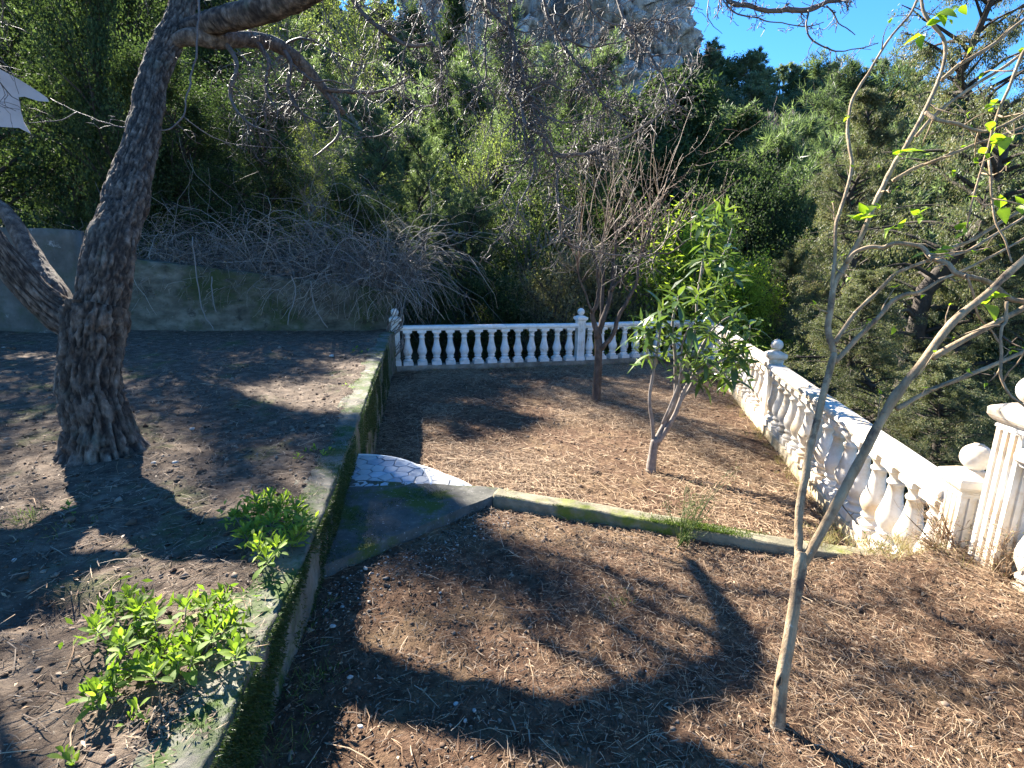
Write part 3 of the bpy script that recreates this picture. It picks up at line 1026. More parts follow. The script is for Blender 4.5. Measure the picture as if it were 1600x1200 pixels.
# ---- big old tree on the upper terrace
def trunk_mesh(name, pts, rad, mat, sides=110, n=26, amp=0.03, seed=2, flare=None):
    C = catmull(pts, n)
    t = np.linspace(0, len(pts) - 1, len(C))
    r = np.interp(t, np.arange(len(pts)), rad)
    tb = Tubes(sides)
    tb.add(C, r)
    V = np.concatenate(tb.V)
    ax = np.repeat(C, sides, 0)
    N_ = nrm(V - ax)
    a = np.tile(np.arange(sides) * 2 * math.pi / sides, len(C))
    h = np.repeat(np.r_[0, np.cumsum(np.linalg.norm(np.diff(C, axis=0), axis=1))], sides)
    fr_ = 3.4 if max(rad) > .1 else 1.6
    Q = np.stack([np.cos(a) * fr_, np.sin(a) * fr_, h * 3.0], -1)
    ff = np.abs(fbm(Q * 1.5 + 0.9 * fbm(Q * .8, 2, seed)[:, None], 4, seed + 3, 0.62))
    rid = np.minimum(ff * 7, 1.0) - .5
    crack = np.clip(1 - ff * 9, 0, 1)
    lump = fbm(V * 3.0, 3, seed + 9)
    V = V + N_ * (amp * rid * np.clip(np.repeat(r, sides) / 0.15, .25, 1.3) + lump * amp * 2.5)[:, None]
    tb.V = [V]
    me = tb.mesh(name, mat)
    if max(rad) > .1:
        at_ = me.attributes.new('crack', 'FLOAT', 'POINT')
        at_.data.foreach_set('value', crack.astype(np.float32))
    return me


ot = thing('old_tree', 'big old bare tree with a thick furrowed forked trunk on the upper terrace at left', 'tree', (-3.03, 3.75, Z2))
LOC = np.array([-3.03, 3.75, Z2])


def rel(pts):
    return [np.asarray(p) - LOC for p in pts]


base = onz(142, 712, Z2)
tr = [base + np.array([0, .12, -.12]), base + np.array([0, .12, .05]), base + np.array([-.0, .13, .22]), at(140, 600, 4.0), at(142, 530, 4.02), at(150, 480, 4.05)]
obj('trunk', trunk_mesh('trunk', rel(tr), [.36, .255, .205, .187, .195, .20], M['bark']), ot)
# limbs of the fork
obj('limb', trunk_mesh('limb', rel([at(152, 500, 4.05), at(165, 440, 4.1), at(176, 380, 4.2), at(200, 300, 4.5), at(226, 200, 4.9), at(243, 110, 5.3), at(275, 40, 5.7), at(300, -40, 6.0)]),
                           [.16, .17, .165, .145, .135, .125, .12, .11], M['bark'], amp=.022, seed=5), ot)
obj('limb', trunk_mesh('limb', rel([at(140, 520, 4.0), at(95, 492, 3.95), at(50, 455, 3.85), at(0, 395, 3.75), at(-60, 320, 3.6), at(-130, 200, 3.5)]),
                           [.11, .12, .105, .095, .085, .07], M['bark'], amp=.02, seed=8), ot)
obj('limb', trunk_mesh('limb', rel([at(120, 505, 4.05), at(85, 455, 4.15), at(50, 400, 4.3), at(15, 340, 4.4), at(-25, 300, 4.5), at(-80, 200, 4.7)]),
                           [.07, .08, .07, .062, .055, .045], M['bark'], amp=.014, seed=11), ot)
# the long arched limb whose shadow loops over the near bed
archp = [at(262, 68, 5.5), at(300, 58, 5.52), at(340, 63, 5.62), at(400, 62, 5.88), at(440, 74, 5.98), at(478, 106, 6.07), at(508, 142, 6.15), at(538, 178, 6.25)]
obj('limb', trunk_mesh('limb', rel(archp), [.05, .08, .082, .077, .070, .060, .048, .034], M['bark'], amp=.009, seed=14, sides=24), ot)
# high limb running overhead to the right, from which the twigs hang
over = [at(272, 52, 5.75), at(330, 35, 5.5), at(400, 18, 5.2), at(470, -8, 5.0), at(560, -60, 4.8), at(700, -110, 4.6), at(850, -120, 4.3), at(1000, -90, 4.0), at(1120, -50, 3.8), at(1250, -60, 3.6), at(1400, -70, 3.4)]
obj('limb', trunk_mesh('limb', rel(over), [.07, .11, .12, .11, .10, .085, .075, .06, .05, .04, .025], M['bark'], amp=.014, seed=17, sides=24), ot)

tw = Tubes(5)
rs_ = random.Random(11)
BR = [
    ([(745, -112), (762, 0), (785, 34), (804, 67), (804, 112), (815, 161), (822, 195), (852, 214)], .034, .016, 4.5, 4.1, 16, .42),
    ([(800, -115), (797, 0), (802, 60), (815, 110), (830, 160), (850, 205)], .022, .009, 4.4, 4.2, 12, .4),
    ([(840, -118), (849, 0), (875, 56), (897, 94), (920, 124), (942, 161), (985, 190)], .022, .006, 4.3, 4.0, 14, .42),
    ([(930, -110), (965, 0), (987, 49), (1017, 90), (1036, 127), (1047, 165)], .019, .006, 4.2, 3.9, 10, .35),
    ([(804, 112), (797, 140), (796, 157), (819, 202), (830, 232), (815, 262), (789, 307), (796, 330)], .016, .004, 4.3, 4.1, 8, .28),
    ([(829, 232), (837, 262), (815, 311), (807, 337), (792, 360), (770, 386)], .012, .003, 4.15, 4.1, 7, .25),
    ([(852, 214), (864, 244), (871, 270), (871, 319), (875, 356), (886, 379), (942, 394), (991, 401), (1032, 399)], .017, .003, 4.1, 4.4, 12, .3),
    ([(852, 214), (860, 240), (912, 240), (950, 229), (999, 202), (1044, 165), (1085, 105), (1096, 67)], .020, .003, 4.1, 4.5, 14, .34),
    ([(759, -112), (759, 0), (759, 56), (755, 131), (725, 172)], .014, .004, 4.5, 4.6, 9, .33),
    ([(690, -112), (684, -20), (676, 30), (690, 80), (700, 120), (690, 150)], .016, .004, 4.7, 4.8, 9, .33),
    ([(640, -90), (660, -10), (640, 60), (625, 110), (640, 150)], .014, .004, 4.8, 5.0, 8, .33),
    ([(530, -45), (552, 0), (575, 30), (605, 52), (639, 71), (676, 67)], .030, .018, 5.0, 5.0, 10, .4),
    ([(676, 67), (690, 95), (684, 150), (676, 165), (646, 172), (612, 202), (567, 217), (534, 214)], .016, .004, 5.0, 5.2, 10, .3),
    ([(505, 140), (560, 144), (600, 141), (640, 120)], .034, .008, 6.13, 5.9, 8, .5),
    ([(440, 72), (455, 100), (450, 140), (470, 175), (500, 190)], .038, .010, 5.98, 5.8, 8, .5),
    ([(400, 63), (420, 95), (415, 135), (430, 170)], .036, .010, 5.88, 5.6, 8, .5),
    ([(480, 106), (470, 140), (440, 170), (400, 185)], .032, .009, 6.07, 6.3, 8, .5),
    ([(455, 100), (490, 125), (540, 130), (580, 165)], .016, .006, 5.95, 5.7, 6, .45),
    ([(350, 64), (370, 100), (360, 150), (385, 190), (420, 205)], .034, .008, 5.65, 5.3, 9, .5),
    ([(300, -40), (340, -120), (420, -200), (520, -260)], .09, .03, 6.0, 5.6, 6, .9),
    ([(300, -40), (290, -140), (250, -240), (260, -340)], .09, .03, 6.0, 6.2, 14, .9),
    ([(290, -20), (220, -90), (140, -150), (80, -260)], .07, .02, 5.9, 5.5, 6, .9),
    ([(-130, 200), (-180, 60), (-150, -80), (-90, -220)], .07, .02, 3.5, 4.0, 12, .8),
    ([(-80, 200), (-60, 80), (-20, -40), (30, -150)], .045, .015, 4.7, 5.0, 12, .7),
    ([(510, 145), (528, 175), (530, 210), (505, 235), (490, 245)], .030, .007, 6.13, 6.0, 6, .4),
    ([(440, 72), (470, 60), (510, 75), (560, 100), (600, 90)], .018, .004, 5.98, 5.6, 8, .5),
    ([(880, -118), (905, -20), (940, 30), (985, 40), (1030, 30), (1060, 45)], .014, .003, 4.2, 4.0, 10, .3),
    ([(880, 60), (930, 75), (985, 60), (1025, 40)], .010, .003, 4.1, 4.0, 7, .3),
    ([(815, 161), (850, 130), (885, 140), (930, 120), (960, 90)], .010, .003, 4.1, 3.9, 7, .28),
    ([(840, 180), (880, 190), (920, 185), (965, 150)], .010, .003, 4.1, 4.0, 7, .28),
    ([(720, -112), (740, -10), (730, 50), (745, 110), (770, 150), (765, 200), (745, 240)], .012, .003, 4.5, 4.4, 9, .3),
    ([(1120, -52), (1139, 0), (1169, 8), (1210, 15), (1259, 17), (1292, 6), (1322, 0), (1360, -40)], .020, .016, 3.7, 3.5, 9, .14),
    ([(1262, 17), (1262, 52), (1285, 71), (1311, 82), (1337, 79), (1371, 71)], .008, .003, 3.55, 3.5, 6, .14),
    ([(1292, 10), (1315, 34), (1337, 56)], .006, .003, 3.55, 3.5, 3, .12),
    ([(1127, -40), (1135, 11), (1169, 26), (1210, 37), (1259, 45), (1285, 37)], .007, .003, 3.7, 3.6, 7, .13),
    ([(1115, -50), (1107, 8), (1110, 30), (1131, 51)], .005, .002, 3.7, 3.7, 3, .1),
    ([(310, -30), (312, 30), (305, 90), (296, 140), (285, 182), (268, 197), (240, 203), (200, 199), (170, 193), (120, 176), (75, 152)], .012, .004, 5.2, 4.6, 5, .3),
    ([(120, 176), (95, 188), (45, 192)], .006, .004, 4.7, 4.6, 2, .15),
    ([(285, 182), (330, 212), (370, 226), (440, 230)], .007, .003, 5.0, 5.2, 3, .25),
    ([(380, 60), (400, 30), (390, -20)], .02, .01, 6.2, 6.1, 5, .4),
]
for pts, r0, r1, d0, d1, n, L in BR:
    C, r = limb(tw, rel(line(pts, d0, d1)), r0 * .74, r1 * .8, 5, 7, amp=.05 if r0 < .03 else .02, seed=rs_.randrange(99), knob=.35)
    twigs(tw, C, r, rs_, int(n * 2.3) if n > 6 else n, L * 1.0, 1, grav=-.35, jit=.38, rmin=.002, maxr=.010)
bo = obj('branches', tw.mesh('branches', M['twig']), ot, kind='stuff')


# ---- young pale-barked tree in the near bed (traced stems, fresh leaves)
yb = onz(1215, 1130, Z1)
yt = thing('young_tree', 'slender young tree with pale forked trunk and first green leaves in the near bed', 'tree', yb)
LOC = np.array(yb)
tb = Tubes(14)
D0 = 2.10
trk = [yb - [0, 0, .05], yb, at(1222, 1060, 2.10), at(1233, 1000, 2.11), at(1242, 940, 2.12), at(1250, 885, 2.14), at(1252, 862, 2.15)]
obj('trunk', trunk_mesh('trunk', rel(trk), [.042, .030, .0245, .0225, .0215, .027, .023], M['youngbark'], sides=32, amp=.0032, seed=22), yt)
YB = [
    ([(1250, 880), (1249, 840), (1249, 800), (1262, 720), (1280, 640), (1300, 565), (1302, 550)], .022, .017, 2.15, 2.25),
    ([(1302, 552), (1294, 520), (1295, 490), (1304, 446), (1326, 405), (1349, 360), (1375, 300), (1394, 259), (1420, 221), (1450, 161), (1472, 112), (1476, 67), (1446, 22), (1440, -20)], .017, .008, 2.25, 2.4),
    ([(1298, 480), (1300, 446), (1306, 394), (1307, 349), (1319, 311), (1332, 262), (1327, 225), (1326, 188), (1334, 150), (1360, 109), (1390, 60), (1424, 19), (1440, -20)], .011, .006, 2.27, 2.5),
    ([(1472, 124), (1499, 101), (1544, 75), (1600, 30), (1650, -10)], .011, .008, 2.38, 2.3),
    ([(1431, 212), (1472, 169), (1525, 131), (1562, 109), (1600, 82), (1650, 50)], .009, .007, 2.36, 2.2),
    ([(1394, 282), (1431, 262), (1480, 244), (1525, 225), (1560, 215), (1620, 190)], .010, .006, 2.34, 2.2),
    ([(1446, 176), (1465, 188), (1499, 195), (1525, 204), (1551, 204), (1600, 180), (1640, 160)], .010, .006, 2.2, 2.0),
    ([(1620, 60), (1600, 82), (1581, 131), (1559, 180), (1547, 221), (1532, 270), (1517, 322), (1510, 356)], .008, .004, 1.95, 2.05),
    ([(1306, 566), (1337, 533), (1372, 496), (1392, 472), (1416, 461), (1436, 457), (1469, 439), (1502, 424), (1563, 394), (1620, 360)], .013, .006, 2.27, 2.3),
    ([(1305, 535), (1313, 522), (1337, 489), (1372, 454), (1399, 428), (1447, 408), (1500, 396), (1545, 372), (1600, 340)], .012, .007, 2.3, 2.45),
    ([(1322, 412), (1337, 395), (1359, 386), (1381, 386), (1401, 380), (1438, 386), (1456, 404), (1482, 413), (1497, 428), (1545, 443), (1578, 467), (1600, 472), (1650, 490)], .009, .013, 2.28, 1.95),
    ([(1256, 880), (1290, 820), (1311, 780), (1340, 728), (1367, 675), (1394, 626), (1420, 592), (1450, 551), (1487, 506), (1544, 457), (1600, 405), (1660, 350)], .025, .014, 2.14, 1.9),
    ([(1455, 560), (1490, 540), (1525, 521), (1560, 503), (1600, 482), (1660, 450)], .015, .012, 2.0, 1.9),
    ([(1400, 640), (1430, 622), (1465, 604), (1525, 581), (1600, 551), (1660, 530)], .012, .009, 2.03, 1.95),
    ([(1574, 470), (1574, 500), (1565, 516), (1563, 566), (1565, 592), (1578, 616), (1600, 634), (1640, 670)], .007, .005, 1.9, 1.85),
    ([(1505, 430), (1520, 460), (1528, 490), (1548, 515), (1562, 540)], .006, .003, 2.0, 2.0),
    ([(1447, 408), (1475, 392), (1520, 375), (1560, 350), (1600, 325)], .010, .007, 2.3, 2.2),
    ([(1545, 250), (1550, 310), (1556, 350), (1570, 380), (1582, 410)], .005, .004, 1.95, 1.9),
]
rs_ = random.Random(21)
ytips = []
for pts, r0, r1, d0, d1 in YB:
    limb(tb, rel(line(pts, d0, d1)), r0 * .72, r1 * .72, 6, 12, amp=.016, seed=rs_.randrange(99), knob=.28)
stem_tb = Tubes(5)
for pts, r0, r1, d0, d1 in YB[1:]:
    C = catmull(rel(line(pts, d0, d1)), 5)
    r = np.linspace(r0, r1, len(C))
    twigs(stem_tb, C, r, rs_, 4 if len(pts) > 6 else 3, .16, 0, grav=.35, spread=.5, jit=.18, rmin=.0016, tips=ytips, maxr=.004)
obj('limbs', tb.mesh('limbs', M['youngbark']), yt, kind='stuff')
wm = MB()
cw = at(1217, 1062, 2.10) - LOC - nrm(ray(1217, 1062)) * .026
for k, (s_, mt) in enumerate(((1.0, 'youngbark'), (.72, 'hollow'))):
    wm = MB()
    wm.lathe([(-.036 * s_, .001), (-.028 * s_, .007 * s_), (-.01 * s_, .0105 * s_), (.008 * s_, .0095 * s_), (.024 * s_, .006 * s_), (.034 * s_, .001)], 10)
    w_ = wm.build('bark_wound' if k == 0 else 'hollow', M[mt], yt, True, loc=cw + np.array([-.001 * k, -.0035 * k, .0]), rot=(0, .12, 0))  # the hollow is a raised lens; its shade is put into the dark colour
obj('twigs', stem_tb.mesh('twigs', M['youngbark']), yt, kind='stuff')


def leaf_mesh(name, L, Wd, mat, curve, fold, seg=5, tipw=0.0, wide=0.5, wave=0.0, seed=0):
    """one leaf along +Y, up +Z, with midrib fold and droop"""
    V, Fs = [], []
    for k in range(seg + 1):
        t = k / seg
        w = Wd / 2 * (math.sin(math.pi * min(1, t ** wide)) ** 0.8 if 0 < t < 1 else 0.0)
        w = max(w, 0.0012 if k == 0 else 0.0003)
        y, z = L * t, -curve * L * t * t + wave * L * math.sin(t * 7 + seed)
        V += [(-w, y * (1 - .04), z + fold * w), (0, y, z), (w, y * (1 - .04), z + fold * w)]
        if k:
            a = (k - 1) * 3
            Fs += [(a, a + 1, a + 4, a + 3), (a + 1, a + 2, a + 5, a + 4)]
    me = mesh(name, V, Fs, mat, True)
    return me


def put_leaf(me, parent, p, d, up, s=1.0, name='leaf'):
    d = nrm(d)
    x = nrm(np.cross(d, up))
    u = np.cross(x, d)
    R = Matrix(((x[0], d[0], u[0]), (x[1], d[1], u[1]), (x[2], d[2], u[2])))
    o = bpy.data.objects.new(name, me)
    COL.objects.link(o)
    o.parent = parent
    o.location = [float(v) for v in p]
    o.rotation_euler = R.to_euler()
    o.scale = (s, s, s)
    return o


budL = [leaf_mesh('young_leaf', .052, .034, M['budleaf'], c, f, 5, seed=k) for k, (c, f) in enumerate([(.2, .3), (.05, .6), (.45, .2)])]
LEAFPX = [(1327, 183, .6), (1332, 262, .5), (1395, 242, 1.1), (1405, 240, 1), (1425, 238, 1.3), (1440, 245, .9), (1350, 335, 1.1), (1342, 345, 1.2), (1360, 322, 1), (1375, 325, .8), (1395, 355, 1.1), (1405, 358, 1.0), (1435, 335, 1),
          (1440, 340, .8), (1455, 395, 1.6), (1470, 390, 1.2), (1540, 475, 1.7), (1555, 465, 1), (1565, 212, 1.6), (1560, 225, 1.3), (1550, 165, 1), (1545, 200, .9), (1556, 160, .8), (1397, 512, .6), (1505, 365, .8), (1495, 360, 1.2),
          (1538, 240, .8), (1562, 325, 1.3), (1465, 20, 1.6), (1475, 25, 1.4), (1440, 55, 1.5), (1448, 40, 1.2), (1500, 10, 1), (1590, 80, 1), (1595, 320, 1), (1580, 430, .9), (1490, 270, .6), (1372, 262, .5)]
for px, py, s in LEAFPX:
    b = at(px, py, 2.25 if px < 1500 else 2.0) - LOC
    for q in range(2 if s < 1.3 else 2):
        d = nrm([rs_.gauss(0, .8), rs_.gauss(-.2, .6), rs_.gauss(.25, .5)])
        put_leaf(budL[rs_.randrange(3)], yt, b, d, nrm([rs_.gauss(0, .4), rs_.gauss(0, .4), 1]), s * rs_.uniform(.7, 1.15))
for p, d in ytips:
    for q in range(2):
        put_leaf(budL[rs_.randrange(3)], yt, p, nrm(d + np.array([rs_.gauss(0, .6) for _ in range(3)])), [0.1, .1, 1], rs_.uniform(.22, .55))

# ---- bare multi-stemmed fruit tree in the far bed
bb = onz(931, 627, Z0)
LOC = np.array(bb)
bt = thing('bare_tree', 'leafless fruit tree with dark trunk and upright whip shoots in front of the far balustrade', 'tree', bb)
obj('trunk', trunk_mesh('trunk', rel([bb - [0, 0, .1], bb, at(933, 600, 8.78), at(935, 560, 8.78), at(935, 535, 8.78), at(934, 518, 8.78)]), [.11, .080, .066, .062, .066, .055], M['brownbark'], sides=20, amp=.006, seed=31), bt)
tb = Tubes(7)
rs_ = random.Random(33)
ST = [
    ([(934, 528), (928, 504), (926, 490), (932, 478), (936, 455), (933, 420), (925, 385), (918, 345)], .045, .015, 8.75, 8.6),
    ([(936, 520), (944, 492), (952, 467), (957, 440), (958, 410), (962, 380), (960, 340)], .05, .016, 8.8, 8.9),
    ([(940, 500), (941, 470), (942, 430), (938, 400), (945, 360), (950, 310)], .035, .012, 8.85, 9.1),
    ([(940, 547), (957, 522), (966, 495), (984, 462), (995, 440), (998, 410), (1010, 390)], .038, .015, 8.75, 8.5),
    ([(955, 455), (975, 430), (990, 415), (1005, 398), (1045, 395), (1080, 372)], .022, .008, 8.8, 8.6),
    ([(998, 410), (1010, 375), (1020, 345), (1035, 310)], .02, .008, 8.5, 8.4),
    ([(926, 490), (915, 460), (905, 430), (900, 400)], .02, .008, 8.6, 8.3),
]
lines = []
for pts, r0, r1, d0, d1 in ST:
    C, r = limb(tb, rel(line(pts, d0, d1)), r0, r1, 5, 8, amp=.05, seed=rs_.randrange(99), knob=.25)
    lines.append((C, r))
obj('limbs', tb.mesh('limbs', M['brownbark']), bt, kind='stuff')
wt = Tubes(3)
for C, r in lines:
    n0 = len(C) // 2
    for k in range(9):
        i = rs_.randrange(n0, len(C))
        p = C[i].copy()
        lean = nrm([rs_.gauss(.14, .5), rs_.gauss(0, .45), 1])
        L = rs_.uniform(.6, 1.9)
        P = [p]
        d = nrm(lean + np.array([rs_.gauss(0, .6), rs_.gauss(0, .6), 0]))
        for s in range(9):
            d = nrm(d * .6 + lean * .4 + np.array([rs_.gauss(0, .09), rs_.gauss(0, .09), 0]))
            P.append(P[-1] + d * L / 9)
        rad = np.linspace(.009, .003, 10)
        wt.add(P, rad)
        if rs_.random() < .6:
            twigs(wt, np.array(P), rad, rs_, 5, .6, 1, grav=.25, spread=.5, jit=.22, rmin=.002, sides=3)
obj('whip_shoots', wt.mesh('whip_shoots', M['whip']), bt, kind='stuff')

# ---- young evergreen tree with long glossy leaves
lb = onz(1017, 737, Z0)
LOC = np.array(lb)
lt = thing('young_tree', 'small multi-stemmed evergreen tree with long glossy drooping leaves in front of the far balustrade corner', 'tree', lb)
tb = Tubes(9)
DL = 5.9
LS = [
    ([(1017, 742), (1019, 715), (1024, 685)], .055, .042, DL, DL),
    ([(1021, 692), (1019, 662), (1015, 625), (1022, 575), (1030, 530), (1033, 490)], .022, .011, DL, DL - .2),
    ([(1024, 690), (1040, 659), (1054, 625), (1055, 569), (1051, 505), (1058, 468)], .030, .011, DL, DL),
    ([(1026, 695), (1051, 655), (1070, 610), (1085, 587), (1110, 572), (1135, 560)], .028, .010, DL, DL - .3),
    ([(1046, 650), (1058, 620), (1068, 570), (1085, 520), (1090, 460), (1098, 410), (1108, 365), (1120, 338)], .02, .008, DL, DL + .1),
    ([(1062, 628), (1080, 600), (1088, 560), (1110, 520), (1140, 495), (1160, 500)], .018, .008, DL, DL + .3),
    ([(1035, 662), (1045, 640), (1062, 590), (1066, 540), (1080, 505)], .016, .008, DL, DL - .35),
    ([(1095, 425), (1110, 410), (1130, 398), (1146, 350)], .01, .006, DL + .1, DL + .1),
    ([(1022, 575), (1012, 550), (1008, 510)], .010, .006, DL - .1, DL - .2),
]
rs_ = random.Random(41)
for pts, r0, r1, d0, d1 in LS:
    limb(tb, rel(line(pts, d0, d1)), r0, r1, 5, 9, amp=.02, seed=rs_.randrange(99), knob=.15)
obj('stems', tb.mesh('stems', M['greybark']), lt, kind='stuff')
LL = [leaf_mesh('long_leaf', .25, .068, M['longleaf'], c, f, 6, wide=.85, wave=w, seed=k) for k, (c, f, w) in enumerate([(.15, .35, .0), (.4, .25, .01), (.7, .3, .01), (.28, .5, .015)])]
WH = [(1035, 480, 9), (1060, 462, 9), (1010, 503, 9), (1090, 460, 8), (1118, 474, 8), (1150, 490, 9), (1172, 508, 8), (1080, 503, 9), (1110, 510, 9), (1140, 532, 10), (1160, 552, 10), (1050, 520, 8), (1022, 545, 8), (1075, 545, 8),
      (1105, 556, 9), (1130, 578, 10), (1148, 585, 8), (1095, 590, 7), (1068, 572, 6), (1118, 440, 7), (1100, 403, 7), (1132, 392, 6), (1098, 342, 7), (1124, 332, 8), (1108, 372, 7), (1146, 425, 7), (1008, 520, 6), (1165, 530, 7), (1125, 545, 8), (1148, 560, 8)]
sh = Tubes(4)
for px, py, n in WH:
    c = at(px, py, DL + rs_.uniform(-.35, .35)) - LOC
    sh.add([c - np.array([rs_.uniform(-.05, .05), rs_.uniform(-.05, .05), .16]), c], [.007, .005])
    a0 = rs_.uniform(0, 6)
    for k in range(n):
        a = a0 + k * 2.4
        el = .75 - k * .17 + rs_.gauss(0, .15)
        d = [math.cos(a) * math.cos(el), math.sin(a) * math.cos(el), math.sin(el)]
        put_leaf(LL[rs_.randrange(4)], lt, c - np.array([0, 0, k * .012]), d, [0, 0, 1] if abs(d[2]) < .9 else [1, 0, .2], rs_.uniform(.7, 1.15))
obj('shoots', sh.mesh('shoots', M['greybark']), lt, kind='stuff')
cc = np.array([at(px, py, DL + rs_.uniform(-.4, .4)) - LOC for px, py, n in WH for q in range(13)])
cc = cc + RNG.normal(0, .07, cc.shape) - [0, 0, .04]
V, Fq = blades(cc, RNG.normal(0, .8, cc.shape) + [0, 0, .15], RNG.uniform(.12, .22, len(cc)), RNG.uniform(.035, .055, len(cc)), tri=False, fold=.25, curve=.12)
obj('inner_leaves', mesh('inner_leaves', V, Fq, M['longleaf']), lt, kind='stuff')

# ---- leafy clumps on the upper terrace
PL = [leaf_mesh('clump_leaf', .070, .026, M['plant'], c, f, 5, wide=1.7, seed=k) for k, (c, f) in enumerate([(.1, .3), (.35, .2), (-.15, .5), (.2, .6)])]


def clump(label, base_px, ros, hgt, nl, s, seed, cat='plant', group=None, name='leafy_plant', z=Z2, hv=0.05):
    r_ = random.Random(seed)
    b = onz(*base_px, z)
    t = thing(name, label, cat, b, group=group)
    tb = Tubes(4)
    for px, py in ros:
        h = hgt + r_.uniform(-hv, hv)
        c = onz(px, py, z + h) - b
        st = np.array([c[0] * .45, c[1] * .45, -.02])
        tb.add(catmull([st, st * .4 + c * .6 + np.array([0, 0, -.03]), c - np.array([0, 0, .01])], 4), np.linspace(.0035, .0022, 9)[:len(catmull([st, st, c], 4))])
        a0 = r_.uniform(0, 6)
        n = max(4, int(nl * r_.uniform(.8, 1.2)))
        for k in range(n):
            a = a0 + k * 2.4
            el = 1.25 - 1.25 * k / n + r_.gauss(0, .15)
            d = [math.cos(a) * math.cos(el), math.sin(a) * math.cos(el), math.sin(el)]
            put_leaf(PL[r_.randrange(4)], t, c - np.array([0, 0, .05 * k / n]), d, [0, 0, 1] if abs(d[2]) < .93 else [1, .3, .2], s * r_.uniform(.7, 1.15) * (.75 + .4 * k / n))
    obj('stems', tb.mesh('stems', M['greybark']), t, kind='stuff')
    if nl > 9:
        m_ = len(ros) * 26
        rg = np.random.default_rng(seed)
        idx = rg.integers(0, len(ros), m_)
        cc = np.array([onz(*ros[k], z + hgt * .75) - b for k in idx]) + rg.normal(0, .028, (m_, 3)) * [1, 1, .8]
        V, Fq = blades(cc, rg.normal(0, .7, (m_, 3)) + [0, 0, .6], .045 * rg.uniform(.7, 1.3, m_), .017, tri=False, fold=.2, curve=.08)
        obj('inner_leaves', mesh('inner_leaves', V, Fq, M['plant']), t, kind='stuff')
    return t


clump('large spreading clump of fresh green leaves at the lower left beside the wall top', (265, 1030),
      [(175, 952), (200, 930), (150, 980), (190, 1000), (225, 985), (240, 960), (255, 1010), (212, 1040), (172, 1062), (150, 1080), (238, 1045), (278, 1030), (300, 990), (320, 945), (345, 935), (362, 962), (332, 985), (290, 945), (300, 1022), (368, 1015), (215, 950), (350, 980)], .11, 13, 1.0, 3)
clump('rounded green leafy clump against the inner edge of the mossy wall', (425, 845),
      [(385, 800), (400, 782), (422, 775), (442, 780), (462, 792), (474, 808), (402, 822), (422, 812), (447, 815), (468, 826), (382, 832), (402, 850), (432, 850), (456, 842), (366, 803), (416, 868), (410, 797), (436, 796)], .13, 13, 1.0, 4)
clump('small green sprout below the large leafy clump at lower left', (222, 1125), [(215, 1105), (228, 1122), (205, 1120)], .05, 7, .8, 5, hv=.02)
clump('tiny bright sprout at the bottom left edge of the soil', (103, 1185), [(100, 1178), (112, 1188)], .04, 6, .75, 6, hv=.01)
clump('tiny bright seedling standing alone behind the large leafy clump', (337, 865), [(337, 860)], .02, 6, .5, 7, hv=.005)
clump('pale feathery weed growing over the wall top above the marble steps', (490, 712), [(478, 705), (492, 700), (505, 708), (515, 703), (465, 712)], .05, 9, .8, 8, hv=.02)
clump('small weed on the wall top halfway to the balustrade', (545, 603), [(541, 600), (549, 604)], .05, 7, .8, 9, hv=.02)
clump('low weed on the wall top near the far balustrade', (560, 550), [(552, 547), (565, 550), (575, 546), (558, 543)], .05, 8, .9, 10, hv=.02)
clump('small yellowish sprout in the sunlit patch beside the old trunk', (108, 792), [(108, 789)], .03, 7, .8, 12, hv=.005)


def tuft(label, px, py, z, n, h, mat, name='grass_tuft', cat='grass tuft', spread=.05, seed=1, w=.003, lean=(0, 0)):
    b = onz(px, py, z)
    rg = np.random.default_rng(seed)
    P = np.c_[rg.normal(0, spread, (n, 2)), np.full(n, -.01)]
    D = nrm(np.c_[rg.normal(0, .5, (n, 2)) + np.array(lean), np.abs(rg.normal(.7, .3, n))])
    V, Fq = blades(P, D, h * rg.uniform(.5, 1.2, n), w, tri=False, curve=.12)
    o = obj(name, mesh(name, V, Fq, mat), loc=b, kind='stuff')
    return tag(o, label, cat)


tuft('green grass tuft in the sunlit patch at the left edge', 42, 812, Z2, 90, .10, M['grass'], seed=2)
tuft('grass tuft at the foot of the wall in the near bed', 490, 1065, Z1, 80, .09, M['grass'], seed=3)
tuft('small grass tuft by the wall at the bottom of the picture', 445, 1175, Z1, 60, .08, M['grass'], seed=4)
tuft('sparse green weed beside the curved limb shadow', 970, 935, Z1, 40, .05, M['grass'], seed=5)
tuft('low green weed patch right of the small sunlit sprout', 100, 828, Z2, 60, .05, M['grass'], seed=6, spread=.09)


